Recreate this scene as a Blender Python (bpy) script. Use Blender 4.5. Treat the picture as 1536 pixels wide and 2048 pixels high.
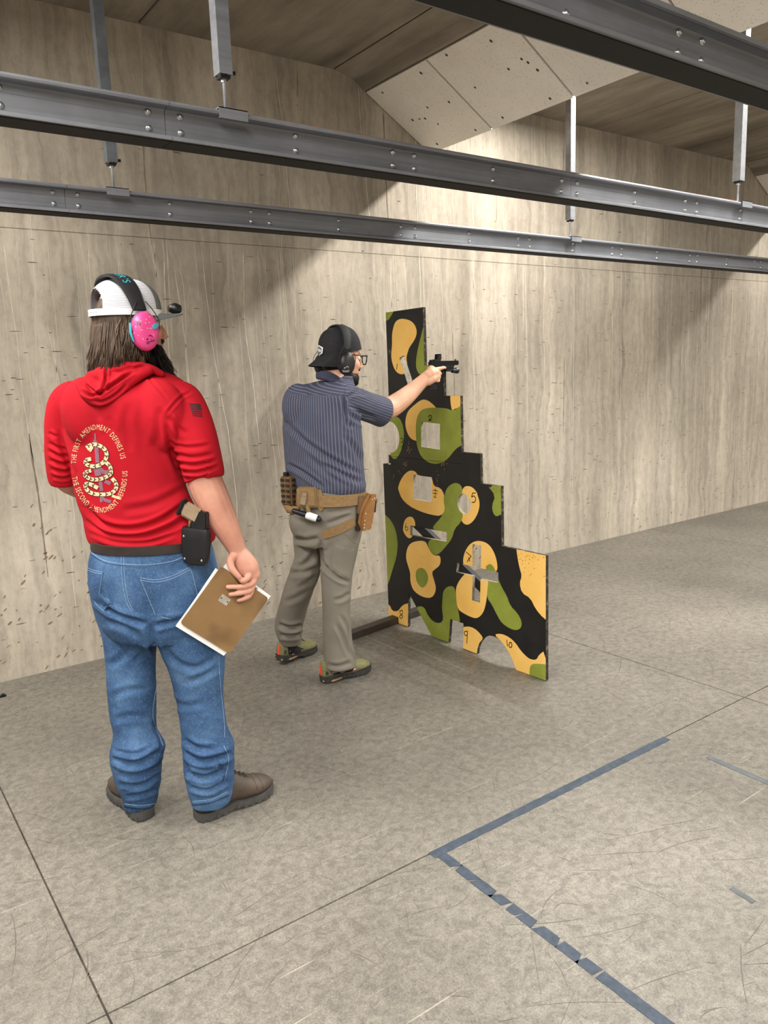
import bpy, bmesh, math, random
import numpy as np
from mathutils import Vector, Matrix, Euler, noise
from mathutils.bvhtree import BVHTree
from mathutils.geometry import delaunay_2d_cdt

random.seed(7)
for o in list(bpy.data.objects):
    bpy.data.objects.remove(o)
scene = bpy.context.scene
COL = scene.collection

# ---------------------------------------------------------------- camera
# world: X runs along the concrete wall (down range), Y points to the wall, Z up, metres
CAM_H = 1.55
FPX, CX, CY = 1552.4, 768.0, 1024.0
YAW, PITCH, ROLL = math.radians(35.6096), math.radians(10.1326), math.radians(-2.1265)
_f = Vector((math.sin(YAW)*math.cos(PITCH), math.cos(YAW)*math.cos(PITCH), -math.sin(PITCH)))
_r = Vector((math.cos(YAW), -math.sin(YAW), 0))
_u = _r.cross(_f)
CR = math.cos(ROLL)*_r + math.sin(ROLL)*_u
CU = -math.sin(ROLL)*_r + math.cos(ROLL)*_u
CF = _f
CAM = Vector((0, 0, CAM_H))
cd = bpy.data.cameras.new('camera')
cd.sensor_fit = 'VERTICAL'; cd.sensor_height = 36.0; cd.sensor_width = 27.0
cd.lens = FPX/2048*36.0
cd.clip_start = 0.02; cd.clip_end = 100
cam = bpy.data.objects.new('camera', cd); COL.objects.link(cam)
cam.matrix_world = Matrix(((CR.x, CU.x, -CF.x, 0), (CR.y, CU.y, -CF.y, 0), (CR.z, CU.z, -CF.z, CAM_H), (0, 0, 0, 1)))
scene.camera = cam

# ---------------------------------------------------------------- light and exposure
scene.view_settings.view_transform = 'Standard'
scene.view_settings.look = 'None'
scene.view_settings.exposure = -0.17
scene.view_settings.gamma = 1.0
scene.view_settings.use_curve_mapping = False
wd = bpy.data.worlds.new('world'); scene.world = wd; wd.use_nodes = True
wd.node_tree.nodes['Background'].inputs[0].default_value = (1.0, 0.95, 0.88, 1)
wd.node_tree.nodes['Background'].inputs[1].default_value = 0.03

def strip_light(x, power, z=3.36, y0=-5.0, y1=3.95, w=0.06, color=(1.0, 0.975, 0.92)):
    l = bpy.data.lights.new('strip_light', 'AREA')
    l.shape = 'RECTANGLE'; l.size = w; l.size_y = y1-y0
    l.energy = power; l.color = color
    o = bpy.data.objects.new('strip_light', l); COL.objects.link(o)
    o.location = (x, (y0+y1)/2, z)
    return o
# one strip of lamps hides behind each sound baffle, 4.7 m apart down the range
BAY = 4.70
LX = 4.09
strip_light(LX, 620)
strip_light(LX-BAY, 640)
strip_light(LX+BAY, 430)
strip_light(LX-2*BAY, 400)
strip_light(LX+2*BAY, 400)

# ---------------------------------------------------------------- helpers
def S(r, g, b, k=1.0):
    f = lambda c: (c/255/12.92 if c/255 <= 0.04045 else ((c/255+0.055)/1.055)**2.4)
    return (f(r)*k, f(g)*k, f(b)*k, 1)

def ray(px, py):
    return CR*((px-CX)/FPX) - CU*((py-CY)/FPX) + CF
def on_x(px, py, X):
    d = ray(px, py); return CAM + d*(X/d.x)
def on_y(px, py, Y):
    d = ray(px, py); return CAM + d*(Y/d.y)
def on_z(px, py, Z=0.0):
    d = ray(px, py); return CAM + d*((Z-CAM_H)/d.z)

class N:
    """small node-tree builder"""
    def __init__(s, name, rough=0.6, metal=0.0, spec=0.5):
        s.m = bpy.data.materials.new(name); s.m.use_nodes = True
        s.t = s.m.node_tree; s.b = s.t.nodes['Principled BSDF']
        s.b.inputs['Roughness'].default_value = rough
        s.b.inputs['Metallic'].default_value = metal
        s.b.inputs['Specular IOR Level'].default_value = spec
    def n(s, typ, **kw):
        q = s.t.nodes.new(typ)
        for k, v in kw.items(): setattr(q, k, v)
        return q
    def l(s, a, b): s.t.links.new(a, b)
    def coord(s, scale=(1, 1, 1), rot=(0, 0, 0), loc=(0, 0, 0), kind='Object', src=None):
        if src is None: src = s.n('ShaderNodeTexCoord').outputs[kind]
        mp = s.n('ShaderNodeMapping')
        mp.inputs['Scale'].default_value = scale; mp.inputs['Rotation'].default_value = rot; mp.inputs['Location'].default_value = loc
        s.l(src, mp.inputs[0]); return mp.outputs[0]
    def noise(s, vec, scale=5, detail=4, rough=0.55, dist=0.0):
        q = s.n('ShaderNodeTexNoise'); s.l(vec, q.inputs['Vector'])
        q.inputs['Scale'].default_value = scale; q.inputs['Detail'].default_value = detail
        q.inputs['Roughness'].default_value = rough; q.inputs['Distortion'].default_value = dist
        return q.outputs['Fac']
    def ramp(s, fac, stops, interp='LINEAR'):
        q = s.n('ShaderNodeValToRGB'); s.l(fac, q.inputs[0]); e = q.color_ramp.elements; q.color_ramp.interpolation = interp
        while len(e) < len(stops): e.new(0.5)
        for i, (p, c) in enumerate(stops):
            e[i].position = p; e[i].color = c if isinstance(c, tuple) else (c, c, c, 1)
        return q.outputs[0]
    def mix(s, fac, a, b, mode='MIX'):
        q = s.n('ShaderNodeMix', data_type='RGBA', blend_type=mode)
        for i, v in ((0, fac), (6, a), (7, b)):
            if isinstance(v, (float, int)) and i == 0: q.inputs[0].default_value = v
            elif isinstance(v, tuple): q.inputs[i].default_value = v
            else: s.l(v, q.inputs[i])
        return q.outputs[2]
    def math(s, op, a, b=0.0):
        q = s.n('ShaderNodeMath', operation=op)
        for i, v in ((0, a), (1, b)):
            if isinstance(v, (float, int)): q.inputs[i].default_value = v
            else: s.l(v, q.inputs[i])
        return q.outputs[0]
    def color(s, c):
        if isinstance(c, tuple): s.b.inputs['Base Color'].default_value = c
        else: s.l(c, s.b.inputs['Base Color'])
        return s
    def bump(s, h, strength=0.3, dist=0.01):
        q = s.n('ShaderNodeBump'); s.l(h, q.inputs['Height'])
        q.inputs['Strength'].default_value = strength; q.inputs['Distance'].default_value = dist
        s.l(q.outputs[0], s.b.inputs['Normal']); return s
    def rough(s, v): s.l(v, s.b.inputs['Roughness']); return s

def speck(name, c, var=0.12, scale=60, rough=0.6, metal=0.0, spec=0.5, bump=0.0, detail=4):
    """plain coloured stuff with a little procedural variation"""
    k = N(name, rough, metal, spec)
    v = k.coord(); f = k.noise(v, scale, detail)
    lo = tuple(x*(1-var) for x in c[:3])+(1,); hi = tuple(min(1, x*(1+var)) for x in c[:3])+(1,)
    k.color(k.ramp(f, [(0.3, lo), (0.7, hi)]))
    if bump: k.bump(f, bump, 0.003)
    return k.m

# mesh assembling ------------------------------------------------------------
class MB:
    def __init__(s): s.v = []; s.f = []; s.mi = []
    def add(s, v, f, mi=0):
        o = len(s.v); s.v += [tuple(x) for x in v]; s.f += [tuple(i+o for i in q) for q in f]; s.mi += [mi]*len(f)
        return s
    def box(s, lo, hi, mi=0, rot=None, bev=0.0):
        x0, y0, z0 = lo; x1, y1, z1 = hi
        if bev > 0:
            bm = bmesh.new(); bmesh.ops.create_cube(bm, size=1)
            for q in bm.verts: q.co = Vector(((x0+x1)/2+q.co.x*(x1-x0), (y0+y1)/2+q.co.y*(y1-y0), (z0+z1)/2+q.co.z*(z1-z0)))
            bmesh.ops.bevel(bm, geom=bm.edges[:], offset=bev, segments=2, affect='EDGES')
            v = [q.co.copy() for q in bm.verts]; f = [[q.index for q in p.verts] for p in bm.faces]
            bm.free()
        else:
            v = [Vector(p) for p in ((x0,y0,z0),(x1,y0,z0),(x1,y1,z0),(x0,y1,z0),(x0,y0,z1),(x1,y0,z1),(x1,y1,z1),(x0,y1,z1))]
            f = [(0,3,2,1),(4,5,6,7),(0,1,5,4),(1,2,6,5),(2,3,7,6),(3,0,4,7)]
        if rot is not None: v = [rot @ p for p in v]
        return s.add(v, f, mi)
    def rings(s, R, mi=0, cap=True, closed=True):
        """R: list of equal-length point lists"""
        n = len(R[0]); v = [p for r in R for p in r]; f = []
        for i in range(len(R)-1):
            for j in range(n if closed else n-1):
                k = (j+1) % n
                f.append((i*n+j, i*n+k, (i+1)*n+k, (i+1)*n+j))
        if cap and closed:
            f.append(tuple(range(n-1, -1, -1))); f.append(tuple((len(R)-1)*n+j for j in range(n)))
        return s.add(v, f, mi)
    def tube(s, pts, rad, n=8, mi=0, flat=1.0, ref=None, cap=True, dome=False):
        pts = [Vector(p) for p in pts]
        if isinstance(rad, (int, float)): rad = [rad]*len(pts)
        if dome:  # rounded ends
            a = (pts[0]-pts[1]).normalized(); b = (pts[-1]-pts[-2]).normalized()
            pre = []; prr = []; post = []; por = []
            for t in (0.95, 0.75, 0.4):
                pre.append(pts[0]+a*rad[0]*t); prr.append(rad[0]*math.sqrt(1-t*t))
            for t in (0.4, 0.75, 0.95):
                post.append(pts[-1]+b*rad[-1]*t); por.append(rad[-1]*math.sqrt(1-t*t))
            pts = pre+pts+post; rad = prr+list(rad)+por
        R = []; prev = None
        for i, p in enumerate(pts):
            t = (pts[min(i+1, len(pts)-1)]-pts[max(i-1, 0)]).normalized()
            if prev is None:
                a = Vector(ref) if ref is not None else (Vector((0, 0, 1)) if abs(t.z) < 0.9 else Vector((1, 0, 0)))
            else: a = prev
            a = (a-t*a.dot(t)).normalized(); b = t.cross(a); prev = a
            r = rad[i]
            R.append([p+a*(r*math.cos(2*math.pi*j/n))+b*(r*flat*math.sin(2*math.pi*j/n)) for j in range(n)])
        return s.rings(R, mi, cap)
    def ellipsoid(s, c, ax, ay, az, nu=20, nv=12, mi=0):
        """ax, ay, az are half-axis vectors"""
        c = Vector(c); v = [c-az]; f = []
        for i in range(1, nv):
            ph = -math.pi/2+math.pi*i/nv
            for j in range(nu):
                th = 2*math.pi*j/nu
                v.append(c+ax*(math.cos(ph)*math.cos(th))+ay*(math.cos(ph)*math.sin(th))+az*math.sin(ph))
        v.append(c+az); last = len(v)-1
        for j in range(nu):
            k = (j+1) % nu
            f.append((0, 1+k, 1+j)); f.append((last, last-nu+j, last-nu+k))
            for i in range(nv-2):
                f.append((1+i*nu+j, 1+i*nu+k, 1+(i+1)*nu+k, 1+(i+1)*nu+j))
        return s.add(v, f, mi)
    def prism(s, poly, d, mi=0):
        """poly: 3D loop, d: extrusion vector"""
        n = len(poly); d = Vector(d); v = [Vector(p) for p in poly]+[Vector(p)+d for p in poly]
        f = [tuple(range(n-1, -1, -1)), tuple(range(n, 2*n))]+[(j, (j+1) % n, n+(j+1) % n, n+j) for j in range(n)]
        return s.add(v, f, mi)
    def mesh(s, name):
        me = bpy.data.meshes.new(name); me.from_pydata(s.v, [], s.f); me.update()
        if any(s.mi): me.polygons.foreach_set('material_index', s.mi)
        bm = bmesh.new(); bm.from_mesh(me); bmesh.ops.recalc_face_normals(bm, faces=bm.faces[:]); bm.to_mesh(me); bm.free()
        return me
    def build(s, name, mats, parent=None, smooth=False, angle=None):
        return link(name, s.mesh(name), mats, parent, smooth, angle)

MW = {}      # world matrices of parents
def wm(o): return MW.get(o.name, Matrix.Identity(4))
def link(name, me, mats, parent=None, smooth=False, angle=None):
    """link a mesh authored in world coordinates; a child is stored in its thing's own frame"""
    if not isinstance(mats, (list, tuple)): mats = [mats]
    for m in mats: me.materials.append(m)
    if smooth:
        me.polygons.foreach_set('use_smooth', [True]*len(me.polygons))
        if angle: me.set_sharp_from_angle(angle=math.radians(angle))
    o = bpy.data.objects.new(name, me); COL.objects.link(o)
    if parent is not None:
        w = wm(parent); me.transform(w.inverted()); o.parent = parent; MW[o.name] = w.copy()
    return o
def tag(o, label=None, cat=None, group=None, kind=None):
    for k, v in (('label', label), ('category', cat), ('group', group), ('kind', kind)):
        if v: o[k] = v
    return o
def empty(name, loc, rz=0.0):
    o = bpy.data.objects.new(name, None); COL.objects.link(o); o.location = loc; o.rotation_euler = (0, 0, rz)
    o.empty_display_size = 0.1
    MW[o.name] = Matrix.Translation(loc) @ Matrix.Rotation(rz, 4, 'Z'); return o
def copy_tree(o, parent=None):
    c = o.copy(); COL.objects.link(c); c.parent = parent
    for ch in o.children: copy_tree(ch, c)
    return c
def put(o, loc, rz=None):
    o.location = loc
    if rz is not None: o.rotation_euler = (0, 0, rz)
    MW[o.name] = Matrix.Translation(loc) @ Matrix.Rotation(o.rotation_euler.z, 4, 'Z')
def chaikin(pts, it=2, closed=True):
    pts = [Vector(p) for p in pts]
    for _ in range(it):
        q = []
        n = len(pts)
        rng = range(n) if closed else range(n-1)
        if not closed: q.append(pts[0])
        for i in rng:
            a, b = pts[i], pts[(i+1) % n]
            q += [a*0.75+b*0.25, a*0.25+b*0.75]
        if not closed: q.append(pts[-1])
        pts = q
    return pts
def spline(pts, n):
    """Catmull-Rom through pts, n samples"""
    P = [Vector(p) for p in pts]; P = [P[0]*2-P[1]]+P+[P[-1]*2-P[-2]]; out = []; m = len(P)-3
    for i in range(n):
        t = i/(n-1)*m; k = min(int(t), m-1); t -= k
        a, b, c, d = P[k:k+4]
        out.append(0.5*((2*b)+(c-a)*t+(2*a-5*b+4*c-d)*t*t+(3*b-a-3*c+d)*t**3))
    return out
def fspline(vals, n):
    return [v.x for v in spline([Vector((x, 0, 0)) for x in vals], n)]
# ================================================================ materials of the place
def mat_wall():
    k = N('wall_concrete', 0.85, 0, 0.25)
    tc = k.n('ShaderNodeTexCoord').outputs['Object']
    sep = k.n('ShaderNodeSeparateXYZ'); k.l(tc, sep.inputs[0])
    big = k.noise(k.coord((0.7, 1, 0.5), src=tc), 1.2, 5, 0.6)
    base = k.ramp(big, [(0.28, S(148, 138, 125)), (0.5, S(173, 163, 148)), (0.72, S(192, 182, 167))])
    # wandering x so that streaks are never ruled lines
    wob = k.noise(k.coord((1.2, 1, 1.4), src=tc), 2.0, 4)
    x2 = k.math('ADD', sep.outputs[0], k.math('MULTIPLY', wob, 0.16))
    def streak(zs):
        c = k.n('ShaderNodeCombineXYZ'); k.l(x2, c.inputs[0]); k.l(k.math('MULTIPLY', sep.outputs[2], zs), c.inputs[2]); return c.outputs[0]
    s1 = k.noise(streak(0.10), 3.0, 5, 0.6)
    base = k.mix(0.75, base, k.ramp(s1, [(0.34, 0.74), (0.5, 1.0), (0.66, 1.14)]), 'MULTIPLY')
    s2 = k.noise(streak(0.05), 15.0, 6, 0.68)
    base = k.mix(0.75, base, k.ramp(s2, [(0.37, 0.76), (0.5, 1.0), (0.63, 1.18)]), 'MULTIPLY')
    mot = k.noise(k.coord((1, 1, 0.6), src=tc), 22, 6, 0.72)
    base = k.mix(0.42, base, k.ramp(mot, [(0.39, 0.74), (0.5, 1.0), (0.62, 1.14)]), 'MULTIPLY')
    wp = k.ramp(k.noise(streak(0.03), 7.0, 3, 0.6), [(0.58, 0.0), (0.70, 1.0)])
    wmask = k.ramp(k.noise(k.coord((1, 1, 0.5), src=tc), 1.9, 3), [(0.46, 0.0), (0.64, 1.0)])
    base = k.mix(k.math('MULTIPLY', k.math('MULTIPLY', wp, wmask), 0.40), base, S(112, 101, 88))
    k.color(base)
    k.bump(k.mix(0.5, mot, k.noise(k.coord(src=tc), 90, 4, 0.65)), 0.25, 0.006)
    return k.m
def mat_ceiling():
    k = N('ceiling_concrete', 0.85, 0, 0.25)
    a = k.noise(k.coord((1.1, 0.35, 1)), 1.6, 6, 0.65)
    c = k.ramp(a, [(0.25, S(100, 92, 80)), (0.5, S(140, 131, 117)), (0.75, S(170, 160, 146))])
    b = k.noise(k.coord((5, 0.7, 1), loc=(2, 1, 0)), 1.2, 5, 0.6)
    c = k.mix(0.8, c, k.ramp(b, [(0.3, 0.62), (0.6, 1.08)]), 'MULTIPLY')
    k.color(c); k.bump(k.noise(k.coord(), 60, 5), 0.25, 0.006)
    return k.m
def mat_floor():
    k = N('floor_concrete', 0.5, 0, 0.5)
    v = k.coord()
    a = k.noise(v, 0.55, 4, 0.6)
    c = k.ramp(a, [(0.3, S(100, 95, 88)), (0.5, S(120, 115, 106)), (0.72, S(139, 133, 123))])
    b = k.noise(v, 30, 8, 0.8, 0.5)
    c = k.mix(0.9, c, k.ramp(b, [(0.40, 0.68), (0.5, 0.98), (0.61, 1.24)]), 'MULTIPLY')
    d = k.noise(v, 190, 4, 0.75, 0.6)
    c = k.mix(0.85, c, k.ramp(d, [(0.41, 0.68), (0.59, 1.16)]), 'MULTIPLY')
    hsum = b
    for i, (ang, sx, sy, lo, st, dark) in enumerate(((0.5, 1.1, 70, 0.70, 0.6, True), (-0.35, 0.9, 90, 0.715, 0.6, True), (1.2, 1.6, 80, 0.72, 0.5, True), (2.2, 0.6, 50, 0.735, 0.55, True), (0.95, 2.2, 130, 0.70, 0.45, False), (-0.9, 2.0, 120, 0.70, 0.45, False))):
        q = k.noise(k.coord((sx, sy, 1), rot=(0, 0, ang), loc=(i*3.7, i*1.9, 0)), 1.0, 2, 0.5, 0.05)
        line = k.ramp(q, [(lo, 0.0), (lo+0.02, 1.0)])
        mk = k.ramp(k.noise(v, 1.3+0.5*i, 2), [(0.45, 0.0), (0.6, 1.0)])
        c = k.mix(k.math('MULTIPLY', k.math('MULTIPLY', line, mk), st), c, S(92, 84, 74) if dark else S(196, 186, 170))
    stn = k.ramp(k.noise(k.coord(loc=(5, 2, 0)), 2.6, 4, 0.7), [(0.56, 0.0), (0.72, 1.0)])
    c = k.mix(k.math('MULTIPLY', stn, 0.28), c, S(104, 96, 86))
    k.color(c)
    k.rough(k.ramp(b, [(0.3, 0.56), (0.7, 0.38)]))
    k.bump(k.mix(0.5, b, d), 0.12, 0.004)
    return k.m
def mat_baffle():
    k = N('acoustic_tile', 0.9, 0, 0.2)
    v = k.coord()
    c = k.ramp(k.noise(v, 3, 4), [(0.3, S(226, 219, 208)), (0.7, S(238, 232, 222))])
    vo = k.n('ShaderNodeTexVoronoi'); vo.inputs['Scale'].default_value = 75; k.l(v, vo.inputs['Vector'])
    hole = k.ramp(vo.outputs['Distance'], [(0.12, 1.0), (0.28, 0.0)])
    pick = k.ramp(k.noise(v, 40, 2), [(0.40, 0.0), (0.50, 1.0)])
    c = k.mix(k.math('MULTIPLY', k.math('MULTIPLY', hole, pick), 0.55), c, S(128, 118, 106))
    k.color(c); return k.m
def mat_rail():
    k = N('rail_steel', 0.45, 0.35, 0.5)
    a = k.noise(k.coord((0.5, 6, 14)), 3, 4)
    b = k.noise(k.coord((1.2, 1, 1)), 5, 5, 0.7)
    c = k.mix(0.6, k.ramp(a, [(0.3, S(112, 114, 119)), (0.7, S(134, 136, 142))]), k.ramp(b, [(0.3, 0.78), (0.7, 1.1)]), 'MULTIPLY')
    k.color(c); k.rough(k.ramp(b, [(0.3, 0.36), (0.7, 0.55)])); return k.m
M = {}
M['wall'] = mat_wall(); M['ceil'] = mat_ceiling(); M['floor'] = mat_floor(); M['tile'] = mat_baffle(); M['rail'] = mat_rail()
M['joint'] = speck('joint_filler', S(66, 56, 48), 0.5, 30, 0.9)
M['zinc'] = speck('zinc_plate', S(176, 178, 182), 0.18, 25, 0.38, 0.7)
M['strut_dark'] = speck('painted_strut', S(98, 102, 108), 0.3, 14, 0.5, 0.4)
M['blackmetal'] = speck('black_steel', S(26, 26, 28), 0.3, 20, 0.45, 0.4)
M['bolt'] = speck('bolt_steel', S(190, 190, 190), 0.15, 40, 0.28, 0.9)
M['tape'] = None
M['gap_shade'] = speck('black_gap_shade', S(14, 13, 12), 0.3, 20, 0.8)  # near-black colour standing in for shade in the rails' open underside
def mat_tape():
    k = N('floor_tape', 0.6, 0, 0.3)
    v = k.coord(); f = k.noise(v, 30, 5, 0.7)
    k.color(k.ramp(f, [(0.3, S(50, 58, 68)), (0.7, S(72, 82, 95))])); return k.m
M['tape'] = mat_tape()
M['tape_grey'] = speck('worn_grey_tape', S(84, 88, 90), 0.2, 30, 0.65)
M['orange_wire'] = speck('orange_wire', S(140, 92, 70), 0.2, 20, 0.6)
M['brownboard'] = speck('stained_timber', S(92, 80, 66), 0.35, 6, 0.85)

# ================================================================ the setting
WALL_Y = 4.41; CEIL = 3.435
X0, X1, YB = -9.0, 16.0, -6.0
# floor: concrete slabs cut by saw joints, dark filler between them
jx = [-8.38, -5.45, -2.51, 0.386, 3.322, 6.26, 9.2, 12.1]; jy = [-4.0, -1.13, 1.806]
fl = MB().box((X0, YB, -0.12), (X1, WALL_Y+0.05, -0.006)).build('floor', M['joint']); tag(fl, kind='structure')
xs = [X0]+jx+[X1]; ys = [YB]+jy+[WALL_Y]
g = 0.0028
for i in range(len(xs)-1):
    for j in range(len(ys)-1):
        MB().box((xs[i]+g, ys[j]+g, -0.10), (xs[i+1]-g, ys[j+1]-g, 0.0)).build('floor_slab', M['floor'], fl)
# concrete wall along the lane, cast in two lifts with a thin form line between
wl = MB().box((X0, WALL_Y+0.006, -0.1), (X1, WALL_Y+0.3, CEIL+0.25)).build('wall_back', M['wall']); tag(wl, kind='structure')
MB().box((X0, WALL_Y, -0.1), (X1, WALL_Y+0.05, 2.337)).build('wall_lift', M['wall'], wl)
MB().box((X0, WALL_Y+0.001, 2.341), (X1, WALL_Y+0.05, CEIL+0.2)).build('wall_lift', M['wall'], wl)
for nm, lo, hi in (('wall_left', (X0-0.2, YB, -0.1), (X0, WALL_Y+0.3, CEIL+0.25)), ('wall_right', (X1, YB, -0.1), (X1+0.2, WALL_Y+0.3, CEIL+0.25)), ('wall_front', (X0, YB-0.2, -0.1), (X1, YB, CEIL+0.25))):
    tag(MB().box(lo, hi).build(nm, M['wall']), kind='structure')
# lime runs, dark weeps, form scratches and splatter on the wall: thin crusts a fraction of a millimetre proud
M['run_a'] = speck('lime_crust', S(202, 192, 176), 0.10, 30, 0.9); M['run_b'] = speck('pale_lime_crust', S(188, 178, 163), 0.10, 30, 0.9)
M['weep'] = speck('dark_weep', S(128, 116, 101), 0.15, 30, 0.9); M['scratch'] = speck('form_scratch', S(84, 76, 67), 0.2, 50, 0.9); M['splat'] = speck('brown_splatter', S(124, 104, 80), 0.25, 30, 0.9)
def wall_marks():
    r = random.Random(21); y = WALL_Y-0.0004
    def run(mb, x, z, ln, w, drift, wig):
        v = []; n = max(4, int(ln/0.035)); sl = drift; ph = r.uniform(0, 9)
        for i in range(n+1):
            t = i/n; sl = sl*0.85+drift*0.15+r.gauss(0, wig); x += sl*ln/n
            ww = w*(0.55+0.45*math.sin(i*0.9+ph)**2)*(1 if 0.05 < t < 0.9 else 0.4)
            v.append((x-ww/2, y, z-ln*t)); v.append((x+ww/2, y, z-ln*t))
        mb.add(v, [(2*i, 2*i+1, 2*i+3, 2*i+2) for i in range(n)])
    A, B, D = MB(), MB(), MB()
    for i in range(300):
        x = r.uniform(0.4, 8.8)
        if x < 3.2 and r.random() < 0.4: continue
        top = r.choice([CEIL-0.01]*3+[2.335]*4+[r.uniform(0.6, 3.2)]*3)
        ln = min(top-0.03, r.choice([r.uniform(0.15, 0.6), r.uniform(0.5, 1.3), r.uniform(1.0, 2.6)]))
        run(A if r.random() < 0.45 else B, x, top, ln, r.uniform(0.0022, 0.0060), r.uniform(-0.008, 0.014), 0.03 if x < 3.2 else 0.014)
    for i in range(16):
        top = r.uniform(1.2, 3.4); run(D, r.uniform(0.4, 8.6), top, min(top-0.05, r.uniform(0.2, 0.9)), r.uniform(0.004, 0.012), 0.0, 0.015)
    tag(A.build('lime_run', M['run_a'], wl), kind='stuff'); tag(B.build('lime_run', M['run_b'], wl), kind='stuff'); tag(D.build('dark_weep', M['weep'], wl), kind='stuff')
    E_ = MB()
    for i in range(760):
        x, z = r.uniform(0.5, 8.5), min(3.3, abs(r.gauss(1.1, 0.75))+0.08); l = r.choice([r.uniform(0.014, 0.035), r.uniform(0.025, 0.07)])
        h = r.uniform(0.0014, 0.0034); s = r.uniform(-0.05, 0.05)*l
        E_.add([(x, y-0.0001, z), (x+l*0.4, y-0.0001, z-h*0.5+s/2), (x+l, y-0.0001, z+s), (x+l*0.6, y-0.0001, z+h+s/2), (x+l*0.2, y-0.0001, z+h)], [(0, 1, 2, 3, 4)])
    tag(E_.build('form_scratch', M['scratch'], wl), kind='stuff')
    P_ = MB()
    for i in range(230):
        x, z = (r.gauss(1.25, 0.5), abs(r.gauss(0.42, 0.26))+0.03) if i < 150 else (r.uniform(0.5, 8), abs(r.gauss(0.06, 0.12))+0.01)
        a = r.uniform(0.4, 1.0); l, h = r.uniform(0.004, 0.019), r.uniform(0.002, 0.007)
        P_.add([(x+l*math.cos(t)*math.cos(a)-h*math.sin(t)*math.sin(a), y-0.0002, z+l*math.cos(t)*math.sin(a)+h*math.sin(t)*math.cos(a)) for t in [k*math.pi/4 for k in range(8)]], [tuple(range(8))])
    tag(P_.build('splatter', M['splat'], wl), kind='stuff')
wall_marks()
# scuffs and drag marks on the slabs
M['scuff_d'] = speck('dark_scuff', S(88, 82, 74), 0.2, 40, 0.7); M['scuff_l'] = speck('pale_scuff', S(142, 134, 123), 0.15, 40, 0.7)
def floor_marks():
    r = random.Random(4); A, B = MB(), MB()
    for i in range(1500):
        x, y = r.uniform(0.2, 6.5), r.uniform(0.5, 4.3); a = r.choice([r.gauss(0.6, 0.35), r.gauss(-0.5, 0.3), r.uniform(0, 3.14)]); l = r.choice([r.uniform(0.02, 0.08), r.uniform(0.05, 0.2), r.uniform(0.1, 0.35)]); bend = r.gauss(0, 0.5); w = r.uniform(0.0005, 0.0013)
        dk = r.random() < 0.7; l = l if dk else l*0.35; w = w if dk else w*0.8
        n = 6; v = []
        for k in range(n+1):
            t = k/n; aa = a+bend*t; ww = w*math.sin(math.pi*(0.08+0.84*t)); v += [(x-math.sin(aa)*ww, y+math.cos(aa)*ww, 0.0004), (x+math.sin(aa)*ww, y-math.cos(aa)*ww, 0.0004)]; x += math.cos(aa)*l/n; y += math.sin(aa)*l/n
        if y > 4.38: continue
        (A if dk else B).add(v, [(2*k, 2*k+1, 2*k+3, 2*k+2) for k in range(n)])
    tag(A.build('scuff', M['scuff_d'], fl), kind='stuff'); tag(B.build('scuff', M['scuff_l'], fl), kind='stuff')
floor_marks()
# ceiling: precast planks running across the range
cl = MB().box((X0, YB, CEIL+0.03), (X1, WALL_Y+0.3, CEIL+0.25)).build('ceiling', M['joint']); tag(cl, kind='structure')
px_ = [X0]+[1.66-1.24*i for i in range(8, 0, -1)]+[1.66+1.24*i for i in range(0, 12)]+[X1]
px_ = [p for p in px_ if X0 <= p <= X1]
for a, b in zip(px_[:-1], px_[1:]):
    if b-a < 0.05: continue
    MB().box((a+0.004, YB, CEIL), (b-0.004, WALL_Y+0.02, CEIL+0.06), bev=0.003).build('ceiling_plank', M['ceil'], cl)

# sound baffles: perforated boards sloping down under the ceiling, a lamp strip behind each
def baffle(x, label, tiles):
    t = empty('sound_baffle', (x, 0, 3.03))
    tag(t, label, 'baffle')
    lo, hi = Vector((x+3.66-3.66, 0, 3.03)), Vector((x-0.525, 0, 3.335))
    d = (hi-lo); nrm = Vector((d.z, 0, -d.x)).normalized(); nrm = nrm if nrm.z > 0 else -nrm
    for y0, y1 in tiles:
        m = MB(); a = lo+Vector((0, y0+0.007, 0)); b = hi+Vector((0, y0+0.007, 0)); c = hi+Vector((0, y1-0.007, 0)); e = lo+Vector((0, y1-0.007, 0))
        m.prism([a, b, c, e], nrm*0.016); m.build('acoustic_tile', M['tile'], t)
    m = MB(); b0 = nrm*0.017
    m.prism([lo+b0+Vector((0, YB, 0)), hi+b0+Vector((0, YB, 0)), hi+b0+Vector((0, WALL_Y, 0)), lo+b0+Vector((0, WALL_Y, 0))], nrm*0.018)
    m.build('backing_board', M['brownboard'], t)
    # header that closes the gap up to the planks
    m = MB(); prof = [Vector((x-0.76, YB, CEIL-0.003)), Vector((x-0.70, YB, 3.423)), Vector((x-0.61, YB, 3.395)), Vector((x-0.55, YB, 3.352)), Vector((x-0.53, YB, 3.345)), Vector((x-0.48, YB, CEIL-0.003))]
    m.prism(prof, (0, WALL_Y-YB, 0)); m.build('header', M['brownboard_c'], t)
    # nail heads / nicks seen as small dark dimples
    return t
M['brownboard_c'] = M['ceil']
tl = [(3.79, 4.41), (3.135, 3.79), (2.36, 3.135), (1.60, 2.36), (0.84, 1.60), (0.08, 0.84), (-0.68, 0.08)]
b1 = baffle(3.66, 'sloping perforated white sound baffle with dark seams above the barricade', tl)
b2 = baffle(3.66+BAY, 'far sloping white sound baffle glimpsed at the right edge under the ceiling', tl[:4])
b3 = baffle(3.66-BAY, 'sloping white sound baffle on the ceiling up range', tl)
rnd = random.Random(3)
dm = MB()
lo, hi = Vector((3.66, 0, 3.03)), Vector((3.135, 0, 3.335)); dd = hi-lo; nn = Vector((dd.z, 0, -dd.x)).normalized(); nn = nn if nn.z < 0 else -nn
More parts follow.
